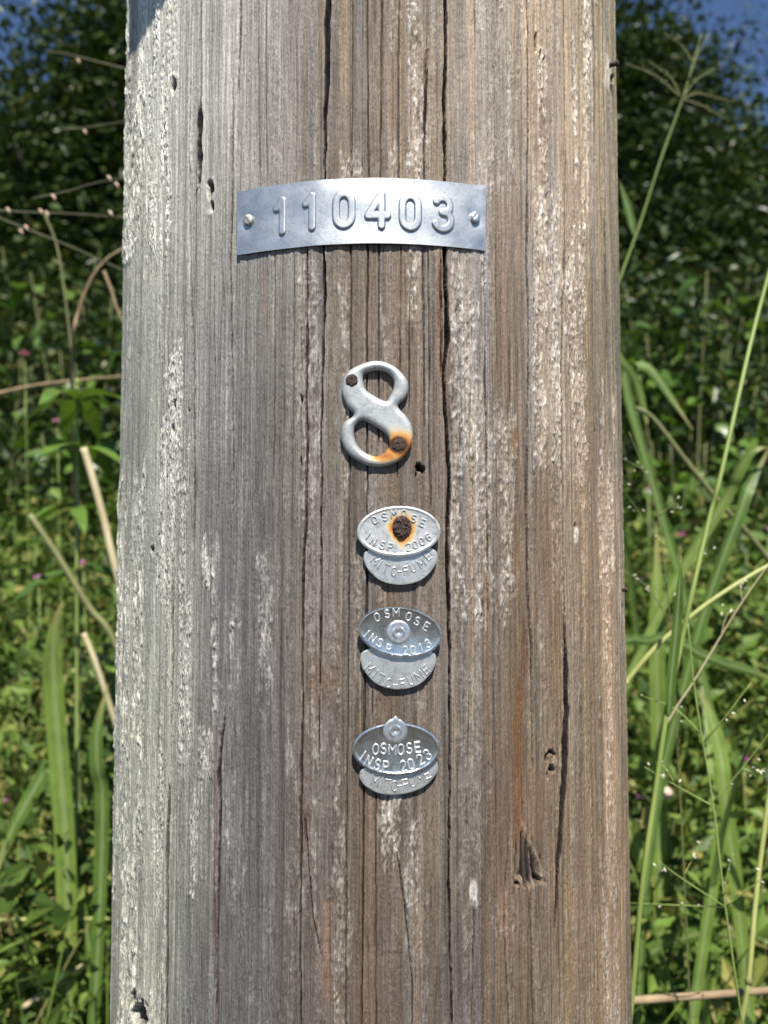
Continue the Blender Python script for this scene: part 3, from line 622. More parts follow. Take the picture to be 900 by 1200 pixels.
def stud(root, base, px, py, cx, cy, roll, r, rust=False, point=False):
    lx, ly = loc2(px, py, cx, cy, roll); R_ = r*PXMM
    if rust:
        hf = lambda d, x, y: .5 + .9*np.sqrt(np.clip(d/1.3, 0, 1)) + .9*(vn(x*1.3, y*1.3, 51) - .5) + .4*(vn(x*3, y*3, 52) - .5)
        me = sdf_mesh('nail_head', ellipse_sdf(R_*.92, R_*1.1), (-R_*1.3, R_*1.3, -R_*1.3, R_*1.3), .2, hf, .6); mt = M_RUST
    else:
        hf = lambda d, x, y: .35 + .35*np.sqrt(np.clip(d/.8, 0, 1)) + .30*np.exp(-((np.hypot(x, y) - R_*.42)/.35)**2)*(.6 + .6*np.sin(2*np.arctan2(y, x) + 1)) - .35*np.exp(-(np.hypot(x, y)/.8)**2)
        f0 = ellipse_sdf(R_, R_); f = f0
        if point:
            tri = poly_sdf([[(-R_*.75, R_*.60), (0, R_*1.20), (R_*.75, R_*.60)]]); f = lambda x, y: np.maximum(f0(x, y), tri(x, y))
        me = sdf_mesh('nail_head', f, (-R_*1.4, R_*1.4, -R_*1.4, R_*1.5), .2, hf, .6); mt = M_NAILAL
    o = link('nail_head', me, root, mt); z = float(base(np.array(lx), np.array(ly))); o.location = (lx*.001, ly*.001, z*.001)
Z = lambda s, pts, ang: [(c, x, y, a) for c, (x, y), a in zip(s, pts, ang)]
o1 = (400, 580)
def rust1(x, y):
    cx, cy = loc2(471, 618, 467.5, 622.5, 1.5); a = np.hypot((x - cx)/1.0, (y - cy)/1.05)
    return np.clip(1.22 - a/5.9, 0, 1)*np.clip(1.0 - (y - cy - 2)*.03, .6, 1) + .25*np.exp(-(((x - cx)/3)**2 + ((y - cy + 6.5)/2.5)**2))
r_, b_ = oval_tag('uppermost dull oval inspection tag stamped 2006, rusted orange round its nail', 467.5, 622.5, 48.5, 29.3, 1.5,
    Z('OSMOSEINSP.2006', [(251,190),(325,165),(395,143),(470,143),(545,178),(610,210),(205,305),(243,347),(310,377),(370,390),(410,400),(505,390),(555,373),(605,348),(655,316)], [22,16,6,-4,-16,-24,-34,-30,-20,-14,-8,12,18,26,34]), o1, .35, M_OLD, 2.9, rust=rust1, rim=.30)
stud(r_, b_, 471, 617.5, 467.5, 622.5, 1.5, 11.8, rust=True)
moon_tag('half-moon tag stamped MITC-FUME right under the rusted oval of 2006', 469.5, 652, 1, 86, 33,
    Z('MITC-FUME', [(258,490),(292,522),(338,551),(395,575),(440,577),(485,568),(540,548),(603,512),(650,460)], [-38,-34,-24,-10,0,10,20,32,42]), o1, M_TAG, 3.2)
o2 = (400, 700)
r_, b_ = oval_tag('shiny tilted oval inspection tag stamped 2013, middle one of the three', 469, 740.5, 48.8, 29, -8,
    Z('OSMOSEINSP.2013', [(270,150),(345,125),(412,117),(505,148),(570,182),(638,222),(192,272),(236,308),(292,340),(355,383),(388,403),(480,398),(537,396),(597,377),(650,348)], [16,8,2,-12,-22,-28,-42,-36,-28,-18,-14,4,10,20,28]), o2, 1.0, M_SHINY, 3.1, rim=.18, bend=-.15, tilt=(-.1, .35), off=.0027)
stud(r_, b_, 467, 741, 469, 740.5, -8, 14)
moon_tag('half-moon tag stamped MITC-FUME under the middle shiny oval of 2013', 467, 771, -2, 88, 36,
    Z('MITC-FUME', [(215,530),(257,570),(302,605),(357,640),(408,655),(462,645),(522,623),(582,588),(632,545)], [-42,-38,-30,-16,0,10,22,32,40]), o2, M_TAG, 3.4)
o3 = (400, 830)
r_, b_ = oval_tag('lowest shiny oval inspection tag stamped 2023 with a pointed nail washer at its top', 464.3, 877.5, 50, 30, -1,
    Z('OSMOSEINSP.2023', [(262,305),(320,302),(385,310),(447,310),(510,303),(570,295),(165,352),(208,392),(275,417),(335,432),(382,440),(465,430),(522,418),(590,385),(645,350)], [-3,-2,-2,0,3,6,-34,-28,-18,-8,-4,10,16,26,32]), o3, .75, M_SHINY, 3.9, rim=.35, tilt=(.25, .15), off=.0027, hw=.36, rise=.5, wide=.92)
stud(r_, b_, 463, 856.5, 464.3, 877.5, -1, 14, point=True)
moon_tag('narrow lowest half-moon tag stamped MITC-FUME below the oval of 2023', 467.5, 903, 6, 91, 27,
    Z('MITC-FUME', [(258,535),(308,552),(352,568),(400,580),(438,580),(482,570),(535,552),(590,524),(640,497)], [-14,-12,-8,-2,4,10,14,18,22]), o3, M_TAG, 3.8)

# ---- rusty nail stubs on the right edge of the pole
def nail_stub(label, px, py, ln, rad, bend):
    ph, z = surf(px, py, 0); m = frame(ph, z, 0); P = Parts()
    pts = [m @ Vector((0, 0, -.004)), m @ Vector((bend*.3, 0, ln*.5)), m @ Vector((bend, bend*.4, ln))]
    root = thing('rusty_nail', label, 'nail', m.translation); b = np.array(root.location)
    P.add(*tube(spline([np.array(p) - b for p in pts], 7), [rad, rad, rad*.95, rad*.9, rad*.9, rad*.85, rad*.8], 8)); link('shank', P.mesh('shank'), root, M_RUST)
    P = Parts(); e = np.array(pts[2]) - b; d = np.array(m.to_3x3() @ Vector((0, 0, 1))); P.add(*tube([e - d*.0004, e + d*.0004, e + d*.0010], [rad*1.1, rad*1.3, rad*1.0], 10)); link('head', P.mesh('head'), root, M_RUST)
nail_stub('bent rusty nail stub at the upper right edge of the pole', 714, 76, .0032, .0014, .0015)
nail_stub('short rusty nail stub at the right edge of the pole, beside the undergrowth', 728, 691, .002, .0011, .0005)

# ---- unseen caster added above the frame, shaped to shade the pole's upper left
def shade_caster():
    poly = [(146,-60),(156,-20),(158,15),(154,50),(152.5,88),(160,62),(168,45),(178,24),(190,14),(198,-3),(204,-30),(208,-60)]  # outline of the shade on the pole, reused as the caster's plate
    pts = []
    for px, py in poly:
        ph, z = surf(max(px, 146), py, 0); r = pole_r(z); pts.append(np.array([r*math.sin(ph), -r*math.cos(ph), z]) + SUN*.15)
    c = np.mean(pts, 0); root = thing('added_shade_caster', 'unseen dark shade caster added above the plate, shaped to shade the upper left of the pole', 'shade_caster', c)
    P = Parts(); n = len(pts); th = SUN*.004; v = [p - c for p in pts] + [p - c + th for p in pts]
    P.add(v, [(i, (i+1) % n, (i+1) % n + n, i + n) for i in range(n)], [(0, i+1, i) for i in range(1, n-1)] + [(n, n+i, n+i+1) for i in range(1, n-1)]); link('plate', P.mesh('plate', False), root, M_RUST)
    P = Parts(); a = (pts[0] + pts[-1])/2; e = np.array([a[0]*.75, -.09, a[2] + .06])
    P.add(*tube([a - c, (a + e)/2 - c, e - c], .007, 8)); link('arm', P.mesh('arm'), root, M_RUST)
shade_caster()
#VEG
# ------------------------------------------------------------------ the verge: ground, undergrowth, shrubs, trees
def ground_z(x, y): return 0.75*sstep(.3, 3.2, np.asarray(y, float)) + .05*np.sin(np.asarray(x)*1.7 + np.asarray(y)*1.1)*sstep(.3, 1, np.asarray(y, float))
def build_ground():
    c = np.concatenate([-np.geomspace(300, 6, 18), np.linspace(-5, 5, 61), np.geomspace(6, 300, 18)])
    X, Y = np.meshgrid(c, c, indexing='ij'); Zg = ground_z(X, Y); n = len(c); i = np.arange(n*n).reshape(n, n)
    q = np.stack([i[:-1, :-1], i[1:, :-1], i[1:, 1:], i[:-1, 1:]], -1).reshape(-1, 4)
    return mesh_np('ground', np.stack([X, Y, Zg], -1), q)
m_ground = plain_mat('verge_soil', (.028, .026, .022), (.055, .052, .044), 6, .95)
props(link('ground', build_ground(), None, m_ground), 'grassy verge ground rising gently behind the pole', None, None, 'structure')

ML_TREE = leaf_mat('dark_tree_leaf', (.010, .021, .006), (.045, .078, .016), .40, .15, True, (.08, .09, .022), .22)
ML_FAR = leaf_mat('bluish_tree_leaf', (.016, .030, .018), (.036, .062, .032), .5, .15)
ML_SHRUB = leaf_mat('shrub_leaf', (.012, .024, .008), (.045, .080, .018), .42, .18, True, (.09, .10, .025), .3)
ML_BIG = leaf_mat('glossy_broad_leaf', (.040, .085, .018), (.105, .18, .032), .36, .22, False, None, .4)
ML_HERB = leaf_mat('herb_leaf', (.038, .082, .014), (.115, .185, .034), .48, .25, False, (.18, .18, .05), .25)
ML_UNDER = leaf_mat('undergrowth_leaf', (.022, .046, .010), (.11, .175, .030), .5, .16, True, (.22, .19, .06), .2)
ML_GRASS = leaf_mat('grass_blade', (.070, .135, .025), (.17, .25, .050), .46, .30, False, None, .35, True)
ML_GRASSA = leaf_mat('fine_grass', (.045, .090, .016), (.17, .235, .046), .55, .22, True, (.34, .28, .13), .2)
M_STEM = plain_mat('green_stem', (.15, .21, .045), (.22, .28, .07), 80, .5)
M_STEMY = plain_mat('yellow_green_stem', (.24, .27, .07), (.34, .36, .12), 80, .5)
M_OLIVE = plain_mat('olive_stem', (.11, .12, .04), (.17, .17, .06), 80, .6)
M_TWIG = plain_mat('dark_twig', (.05, .055, .022), (.10, .10, .04), 80, .7)
M_DRY = plain_mat('dry_stem', (.36, .30, .16), (.52, .45, .27), 60, .75)
M_BROWN = plain_mat('brown_dead_stem', (.16, .11, .06), (.30, .22, .12), 60, .8)
M_BARK = plain_mat('tree_bark', (.04, .032, .024), (.09, .075, .055), 9, .9)
M_PINK = leaf_mat('pink_petal', (.50, .13, .42), (.62, .22, .52), .5, .35, False)
M_BUD = plain_mat('pinkish_bud', (.45, .30, .22), (.60, .42, .32), 200, .7)
M_SPK = plain_mat('pale_spikelet', (.50, .48, .36), (.70, .66, .52), 300, .7)

def leafcloud(name, pos, size, tint, aspect=.45, up=.6, droop=.25, out=None):
    """many small folded leaves: 4 triangles each"""
    n = len(pos); size = np.broadcast_to(size, (n,))
    nrm = rng.normal(size=(n, 3)); nrm[:, 2] = np.abs(nrm[:, 2])*.8 + up
    if out is not None: nrm += out
    nrm /= np.linalg.norm(nrm, axis=1)[:, None]
    d = rng.normal(size=(n, 3)); d[:, 2] -= droop; d -= nrm*(d*nrm).sum(1)[:, None]; d /= np.linalg.norm(d, axis=1)[:, None] + 1e-9
    s = np.cross(nrm, d); L = size[:, None]; w = L*aspect*.5*rng.uniform(.8, 1.25, (n, 1))
    base = pos - d*L*.5; mid = base + d*L*.48 - nrm*L*.05; tip = pos + d*L*.5 - nrm*L*.12
    l_ = base + d*L*.42 - s*w + nrm*L*.04; r_ = base + d*L*.42 + s*w + nrm*L*.04
    V = np.stack([base, l_, mid, r_, tip], 1).reshape(-1, 3); b = np.arange(n)*5
    T = np.concatenate([np.stack([b, b+2, b+1], 1), np.stack([b, b+3, b+2], 1), np.stack([b+1, b+2, b+4], 1), np.stack([b+2, b+3, b+4], 1)])
    return mesh_np(name, V, None, T, False, {'tint': np.repeat(tint, 5)})
def clumps(centers, per, spread):
    c = np.repeat(np.asarray(centers), per, axis=0); return c + rng.normal(size=c.shape)*np.asarray(spread)

# trees: crown = clusters of leaves on limbs
def tree(name, label, px, depth, blobs, n_clusters, per, leaf, mat, spread=.20, trunk_r=.10, aspect=.45, droop=.25):
    b = at(px, 600, depth); base = np.array([b[0], b[1], float(ground_z(b[0], b[1]))])
    root = thing(name, label, 'tree', base); cs = []
    wts = np.array([r[3]**2 for r in blobs]); wts = wts/wts.sum()
    for i in rng.choice(len(blobs), n_clusters, p=wts):
        c = at(*blobs[i][:3]); v = rng.normal(size=3); v /= np.linalg.norm(v); cs.append(c + v*blobs[i][3]*rng.uniform(.35, 1.0)**.6*np.array([1, .9, .9]))
    cs = np.array(cs); pos = clumps(cs, per, spread); tint = np.clip(np.repeat(rng.uniform(0, .7, len(cs)), per) + rng.uniform(-.15, .4, len(pos)), 0, 1)
    me = leafcloud('crown', pos - base, leaf*rng.uniform(.6, 1.4, len(pos)), tint, aspect, .5, droop)
    props(link('crown', me, root, mat), kind='stuff')
    P = Parts(); topz = max(at(*k[:3])[2] for k in blobs)
    sp = spline([np.zeros(3), np.array([.08, .1, (topz - base[2])*.35]), np.array([-.05, .05, (topz - base[2])*.7]), np.array([.03, 0, topz - base[2]])], 14)
    P.add(*tube(sp, np.linspace(trunk_r, trunk_r*.15, 14), 8))
    for c in cs[::max(1, len(cs)//45)]:
        e = c - base; k = sp[np.argmin(np.abs(sp[:, 2] - max(.25, e[2]*.72)))]; m_ = (k + e)/2 + np.array([0, 0, .12])
        P.add(*tube(spline([k, m_, e], 6), np.linspace(trunk_r*.30, trunk_r*.05, 6), 5))
    link('trunk', P.mesh('trunk'), root, M_BARK); return root
tree('broadleaf_tree', 'dark dense broadleaf tree filling the upper background left of the pole', 60, 5.0,
     [(-60,200,5.0,.50),(45,185,5.0,.52),(150,120,5.1,.62),(135,55,5.2,.30),(215,30,5.3,.62),(90,90,5.0,.40),(20,240,4.9,.60),(110,260,4.9,.6),(-140,260,5.0,.7),(230,220,5.2,.9),(0,330,4.8,.5)], 1000, 34, .066, ML_TREE, .15, .12)
tree('broadleaf_tree', 'tall dark broadleaf tree filling the upper background right of the pole', 790, 5.6,
     [(735,70,5.6,.36),(775,125,5.6,.42),(730,160,5.6,.65),(835,235,5.6,.42),(780,250,5.5,.8),(905,320,5.5,.58),(670,70,5.8,.72),(960,350,5.6,.7),(840,330,5.4,.7),(730,330,5.4,.7),(795,62,5.7,.20),(835,110,5.7,.18),(1000,420,5.6,.8),(885,200,5.6,.22)], 1100, 34, .066, ML_TREE, .15, .12)
tree('broadleaf_tree', 'dark tree hidden mostly behind the pole between the other trees', 430, 6.6,
     [(340,70,6.6,.9),(430,20,6.6,1.1),(520,60,6.6,.9),(400,220,6.5,1.2),(520,250,6.4,1.1),(620,160,6.5,.8)], 420, 30, .11, ML_TREE, .24, .16)
tree('feathery_tree', 'bluish feathery tree with drooping sprays in the top right corner', 960, 9.5,
     [(925,0,9.5,.30),(935,60,9.5,.30),(905,85,9.5,.14),(970,10,9.5,.6),(1000,110,9.6,.8),(1010,240,9.6,.9)], 130, 40, .11, ML_FAR, (.28, .24, .10), .14, .10, .9)
tree('broadleaf_tree', 'far dark tree at the left edge of the photo behind the nearer left tree', -60, 7.5,
     [(-120,270,7.5,.9),(-30,250,7.5,.8),(60,230,7.4,.9),(160,260,7.4,1.0),(-150,220,7.5,1.2)], 480, 30, .13, ML_TREE, .22, .15)
tree('broadleaf_tree', 'far dark tree low behind the right hand tree, near the right edge', 900, 7.6,
     [(760,230,7.6,1.0),(860,260,7.6,1.0),(960,300,7.6,1.1),(680,260,7.6,1.1)], 480, 30, .13, ML_TREE, .22, .15)

# one broad leaf, stalk end at the origin, pointing along +Y, face up
def leaf_mesh(name, length, width, nseg=5, bend=.25, fold=.18, tip=.9):
    t = np.linspace(0, 1, nseg + 1); w = width*np.sin(np.pi*np.clip(t, 0, 1)**.8)**.85 + 1e-4; w[-1] = width*.02
    p = np.stack([0*t, length*t, -bend*length*t**2], 1); v, q, _ = ribbon(p, w, (1, 0, 0), fold)
    return mesh_np(name, v, q)
BIG = [leaf_mesh('leaf', .072, .046, 5, .3, .3), leaf_mesh('leaf', .062, .036, 5, .1, .4), leaf_mesh('leaf', .082, .05, 5, .5, .25)]
HERB = [leaf_mesh('leaf', .060, .024, 5, .35, .3), leaf_mesh('leaf', .048, .023, 5, .15, .35), leaf_mesh('leaf', .085, .024, 6, .6, .3), leaf_mesh('leaf', .036, .020, 4, .2, .2)]
for me in BIG: me.materials.append(ML_BIG)
for me in HERB: me.materials.append(ML_HERB)
def place_leaf(parent, me, pos, yaw, pitch, roll, sc):
    o = link('leaf', me, parent); o.location = pos; o.rotation_euler = (pitch, roll, yaw); o.scale = (sc, sc, sc); return o

# shrubs with leaves one by one in front, a mass of leaves inside
def shrub(label, px, py0, py1, depth, halfw, n_leaf, n_fill, leafs, fill_mat, fill_size, group=None, nstem=14):
    c = at(px, py1, depth); gz = float(ground_z(c[0], c[1])); base = np.array([c[0], c[1], gz]); root = thing('shrub', label, 'shrub', base, group)
    topz = at(px, py0, depth)[2] - gz; lowz = at(px, py1, depth)[2] - gz; P = Parts(); tips = []
    for i in range(nstem):
        a = rng.uniform(0, 2*math.pi); e = np.array([math.cos(a)*halfw*rng.uniform(.2, 1), math.sin(a)*halfw*.5*rng.uniform(.2, 1), rng.uniform(lowz*.9 + topz*.1, topz)])
        sp = spline([np.array([e[0]*.15, e[1]*.15, 0]), np.array([e[0]*.5, e[1]*.5, e[2]*.6]), e], 12); P.add(*tube(sp, np.linspace(.008, .002, 12), 5)); tips.append(sp)
    link('stems', P.mesh('stems'), root, M_OLIVE)
    for i in range(n_leaf):
        sp = tips[i % nstem]; lo = int(np.searchsorted(sp[:, 2], lowz*.85)); k = rng.uniform(min(lo, 9), 11); p = sp[int(k)]*(1 - k % 1) + sp[min(11, int(k) + 1)]*(k % 1)
        p = p + rng.normal(size=3)*np.array([.05, .04, .04]); yaw = rng.uniform(-math.pi, math.pi)
        place_leaf(root, leafs[rng.integers(len(leafs))], p, yaw, rng.uniform(-.9, .5), rng.uniform(-.6, .6), rng.uniform(.85, 1.5))
    if n_fill:
        cc = np.stack([rng.uniform(-halfw, halfw, n_fill//30), rng.uniform(-.1, .5, n_fill//30), rng.uniform(lowz*.6, topz, n_fill//30)], 1)
        pos = clumps(cc, 30, .09); me = leafcloud('foliage', pos, fill_size*rng.uniform(.6, 1.4, len(pos)), rng.uniform(0, 1, len(pos)), .5, .6)
        props(link('foliage', me, root, fill_mat), kind='stuff')
    return root
shrub('broad leaved glossy shrub right of the pole, its leaves in arching sprays', 800, 315, 570, 2.7, .40, 290, 2000, BIG, ML_SHRUB, .05, None, 22)
shrub('broad leaved glossy shrub at the right edge beyond the tall grass stem', 915, 330, 560, 3.1, .32, 160, 1500, BIG, ML_SHRUB, .05, None, 14)
shrub('dark leafy shrub left of the pole under the trees', 105, 310, 600, 2.9, .30, 170, 2000, BIG, ML_SHRUB, .05, None, 14)
shrub('dark leafy shrub at the left edge under the trees', -5, 320, 620, 3.0, .34, 170, 2000, BIG, ML_SHRUB, .05, None, 14)
shrub('dark shrub standing directly behind the pole', 430, 330, 600, 3.6, .9, 60, 3000, BIG, ML_SHRUB, .06, None, 16)
shrub('far dark shrub beyond the left hand shrubs', 60, 280, 520, 4.0, .8, 0, 4500, BIG, ML_TREE, .06, None, 12)
shrub('far dark shrub beyond the right hand shrubs', 830, 290, 520, 4.1, .8, 0, 4500, BIG, ML_TREE, .06, None, 12)

# the dark wood behind the verge
wx = rng.uniform(-9, 9, 1700); wy = rng.uniform(7.8, 10, 1700); wz = ground_z(wx, wy) + 3.6*rng.random(1700)
wp = clumps(np.stack([wx, wy, wz], 1), 26, (.35, .3, .3))
props(link('woodland', leafcloud('woodland', wp, .19*rng.uniform(.7, 1.4, len(wp)), rng.uniform(0, .6, len(wp)), .55, .5), None, ML_TREE), 'dark mass of woodland foliage far behind the trees', 'woodland', None, 'stuff')
# undergrowth that nobody could count
def under_top(x, y):
    return np.interp(y, [.3, .8, 1.5, 2.2, 3.2], [.95, 1.22, 1.50, 1.66, 1.75]) + .10*(vn(x*2.2, y*2.2, 60) - .5)*2
def wedge_points(n, y0, y1):
    y = rng.uniform(y0**.7, y1**.7, n)**(1/.7); dep = y + D0; s = rng.choice([-1, 1], n); k = np.where(rng.random(n) < .8, rng.uniform(.28, .60, n), rng.uniform(0, .8, n))
    return np.where(s > 0, k*dep, -k*dep), y
nC = 1250; cx, cy = wedge_points(nC, .45, 3.3); top = under_top(cx, cy); cz = top - rng.random(nC)**1.5*np.minimum(1.0, top - ground_z(cx, cy) - .05)
pos = clumps(np.stack([cx, cy, cz], 1), 36, (.052, .052, .06)); pos = pos[np.hypot(pos[:, 0], pos[:, 1]) > .30]
sz = rng.choice([.020, .030, .042], len(pos), p=[.4, .4, .2])*rng.uniform(.7, 1.4, len(pos))
tint = np.clip(rng.uniform(0, .95, len(pos)) + (rng.random(len(pos)) < .03)*.4, 0, 1)
props(link('undergrowth', leafcloud('undergrowth', pos, sz, tint, .5, .6), None, ML_UNDER), 'mass of small leaves of the undergrowth behind the pole', 'undergrowth', None, 'stuff')
def fine_grass(n):
    P = Parts(); tints = []; x, y = wedge_points(n, .35, 2.4)
    for i in range(n):
        if math.hypot(x[i], y[i]) < .3: continue
        z0 = float(ground_z(x[i], y[i])); z1 = float(under_top(x[i], y[i]))*rng.uniform(.75, 1.10); a = rng.uniform(0, 2*math.pi); b = rng.uniform(.05, .60)
        l0 = np.array([x[i], y[i], max(z0, z1 - .75)]); m1 = l0 + np.array([math.cos(a)*b*.25, math.sin(a)*b*.25, (z1 - l0[2])*.65]); e = np.array([x[i] + math.cos(a)*b, y[i] + math.sin(a)*b, z1 - b*rng.uniform(0, .8)])
        sp = spline([l0, m1, e], 6); w = rng.choice([.0018, .0035, .0065, .010], p=[.3, .35, .25, .1])*rng.uniform(.8, 1.2); v, q, _ = ribbon(sp, w*np.array([.7, 1, 1, .85, .6, .05]), (-math.sin(a), math.cos(a), 0), .3); P.add(v, q); tints += [rng.random()]*len(v)
    return P.mesh('fine_grass', True, {'tint': np.array(tints)})
props(link('fine_grass', fine_grass(4200), None, ML_GRASSA), 'fine tangled grass growing through the undergrowth', 'grass', None, 'stuff')

# herbs one by one
def herb(x, y, h, label, group):
    z0 = float(ground_z(x, y)); root = thing('leafy_herb', label, 'herb', (x, y, z0), group)
    lean = rng.normal(size=2)*.10; sp = spline([np.zeros(3), np.array([lean[0]*.3, lean[1]*.3, h*.5]), np.array([lean[0], lean[1], h])], 14)
    P = Parts(); P.add(*tube(sp, np.linspace(.0030, .0010, 14), 5)); link('stem', P.mesh('stem'), root, M_STEM)
    yaw = rng.uniform(0, 6.28)
    for k in range(14):
        u = 1 - (k/14)**1.1*.62; f = u*13; i = min(12, int(f)); p = sp[i]*(1 - (f - i)) + sp[i+1]*(f - i); yaw += math.pi*(1 if k % 2 else .5) + rng.normal()*.3
        place_leaf(root, HERB[rng.integers(4)], p, yaw, rng.uniform(-.3, .7), rng.uniform(-.4, .4), rng.uniform(.7, 1.3)*(.6 + .5*min(1, k/5)))
for side, grp, n in ((-1, 'left', 30), (1, 'right', 26)):
    for i in range(n):
        px = rng.uniform(-20, 150) if side < 0 else rng.uniform(725, 920); dep = rng.uniform(1.05, 2.5); p = at(px, 600, dep); x, y = p[0], p[1]
        h = float(under_top(x, y))*rng.uniform(.78, 1.06) - float(ground_z(x, y))
        herb(x, y, h, 'small leafy green herb in the undergrowth %s of the pole' % grp, 'leafy herbs in the undergrowth %s of the pole' % grp)

# a taller weed with a whorl of long drooping leaves, left
c = at(90, 468, 1.08); z0 = float(ground_z(c[0], c[1])); whorl = thing('leafy_weed', 'taller weed with a whorl of long drooping leaves below the brown arching stalk, left', 'weed', (c[0], c[1], z0))
P = Parts(); hh = c[2] - z0; P.add(*tube(spline([np.zeros(3), np.array([.01, 0, hh*.5]), np.array([0, 0, hh + .03])], 10), np.linspace(.004, .002, 10), 6)); link('stem', P.mesh('stem'), whorl, M_STEM)
LONG = leaf_mesh('leaf', .095, .028, 7, .55, .3); LONG.materials.append(ML_BIG)
for lev, nn_, s_ in ((0, 6, 1.0), (-.07, 5, 1.0), (-.15, 5, .9), (-.24, 4, .9)):
    for k in range(nn_): place_leaf(whorl, LONG, (0, 0, hh + lev), k*6.28/nn_ + lev*9 + rng.normal()*.2, rng.uniform(-.15, .35), rng.uniform(-.3, .3), s_*rng.uniform(.8, 1.15))
# grass clumps with blades one by one
def blade_mesh(L, w, bend):
    t = np.linspace(0, 1, 12); a = bend*t**1.6; dx = np.cumsum(np.sin(a))*L/12; dz = np.cumsum(np.cos(a))*L/12
    v, q, _ = ribbon(np.stack([dx, 0*t, dz], 1), w*np.minimum(1, .45 + t*2.2)*np.clip((1 - t)*3.2, .03, 1), (0, 1, 0), .35)
    me = mesh_np('blade', v, q, None, True, blade_attrs(v)); me.materials.append(ML_GRASS); return me
BLADES = [blade_mesh(L, w, b) for L, w, b in ((.75, .011, .9), (.95, .014, 1.3), (.65, .009, 1.9), (1.05, .013, .6), (.85, .016, 2.2), (.55, .012, 1.5))]
def grass_clump(x, y, lift, nb, label, group):
    z0 = float(ground_z(x, y)); root = thing('grass_clump', label, 'grass', (x, y, z0), group)
    for i in range(nb):
        o = link('blade', BLADES[rng.integers(6)], root); a = rng.uniform(0, 6.28); r = rng.uniform(0, .05)
        o.location = (math.cos(a)*r, math.sin(a)*r, rng.uniform(0, lift)); o.rotation_euler = (rng.normal()*.42, rng.normal()*.42, a); s = rng.uniform(.8, 1.2); o.scale = (s, s, s)
    P = Parts()
    for i in range(6):
        a = rng.uniform(0, 6.28); P.add(*tube(spline([(math.cos(a)*.03, math.sin(a)*.03, 0), (math.cos(a)*.05, math.sin(a)*.05, lift*.6), (math.cos(a)*.06, math.sin(a)*.06, lift + .12)], 6), .0022, 5))
    link('culm', P.mesh('culm'), root, M_STEM)
for i in range(16):
    px = rng.uniform(735, 930); dep = rng.uniform(.95, 1.9); p = at(px, 600, dep); grass_clump(p[0], p[1], .45, 11, 'clump of broad green grass blades in the sunny undergrowth right of the pole', 'grass clumps right of the pole')
for i in range(7):
    px = rng.uniform(-30, 130); dep = rng.uniform(1.1, 1.9); p = at(px, 600, dep); grass_clump(p[0], p[1], .40, 7, 'clump of green grass blades in the shadier undergrowth left of the pole', 'grass clumps left of the pole')

# single stems, blades and twigs that can be told apart
def to_ground(pts):
    p = [at(*q) for q in pts]; b = p[0]; d = b - p[1]; d = d/np.linalg.norm(d); L = .12 + .25*max(0, -d[2]); e = b + d*L*.5; f = b + d*L + np.array([0, 0, -.10]); g = float(ground_z(f[0], f[1]))
    k = np.array([f[0] + d[0]*.15, f[1] + d[1]*.1 + .02, g]); return [k, f*.5 + k*.5, f, e] + p
def stem(name, label, cat, pts, wpx, mat, ground=True, taper=.6, part='culm', extra=None):
    """wpx: width in photo points at the last point's distance"""
    w3 = to_ground(pts) if ground else [at(*q) for q in pts]
    base = np.array(w3[0]); r = wpx*.5/FPX*pts[-1][2]; root = thing(name, label, cat, base); sp = spline([p - base for p in w3], 6*len(w3)); P = Parts()
    P.add(*tube(sp, np.linspace(r, r*taper, len(sp)), 7)); link(part, P.mesh(part), root, mat); return root, base
def add_blade(root, base, pts, wpx, mat=None, side=None, name='blade', shape='leaf'):
    p = spline([at(*q) for q in pts], 16) - base; w = wpx/FPX*pts[len(pts)//2][2]; t = np.linspace(0, 1, 16)
    prof = np.minimum(1, .4 + t*3)*np.clip((1 - t)*2.6, .03, 1)
    v, q, _ = ribbon(p, w*prof, RT if side is None else side, .3); link(name, mesh_np(name, v, q, None, True, blade_attrs(v)), root, mat or ML_GRASS)
def blade(label, pts, wpx, mat=None, side=None):
    w3 = to_ground(pts); base = np.array(w3[0]); root = thing('wide_grass', label, 'grass', base); n = 30
    p = spline([q - base for q in w3], n); tt = np.linspace(0, 1, n); p = p + np.stack([np.sin(tt*9 + len(label))*.004, np.cos(tt*7 + len(label))*.012*tt, 0*tt], 1); w = wpx/FPX*pts[len(pts)//2][2]; t = np.linspace(0, 1, n); prof = np.minimum(1, .25 + t*1.5)*np.clip((1 - t)*5, .03, 1)
    v, q, _ = ribbon(p, w*prof, RT if side is None else side, .3); link('blade', mesh_np('blade', v, q, None, True, blade_attrs(v)), root, mat or ML_GRASS)
    P = Parts(); P.add(*tube(spline([w3[0] - base, w3[1] - base], 6), .002, 5)); link('stalk', P.mesh('stalk'), root, M_STEM)
def hairs(root, base, lines, wpx, mat, name='branch', seeds=0, seed_mat=None):
    S_ = Parts()
    for ln in lines:
        P = Parts(); sp = spline([at(*q) for q in ln], 10) - base; P.add(*tube(sp, wpx*.5/FPX*ln[0][2]*np.linspace(1, .5, 10), 4))
        for k in range(seeds):
            c = sp[rng.integers(3, 10)] + rng.normal(size=3)*.003; d = rng.normal(size=3); d /= np.linalg.norm(d); S_.add(*tube([c - d*.0016, c, c + d*.0016], [.0002, .0007, .0002], 5))
        link(name, P.mesh(name), root, mat)
    if seeds: props(link('spikelets', S_.mesh('spikelets'), root, seed_mat or M_SPK), kind='stuff')
r, b = stem('tall_grass', 'tall green grass stem with one upright blade, just right of the pole', 'grass',
     [(741,1165,.47),(753,1033,.47),(767,933,.475),(781,838,.48),(797,760,.49),(812,690,.49),(833,600,.50),(845,555,.50),(880,400,.52),(906,300,.53),(925,210,.54)], 6.0, M_STEM, True, .8)
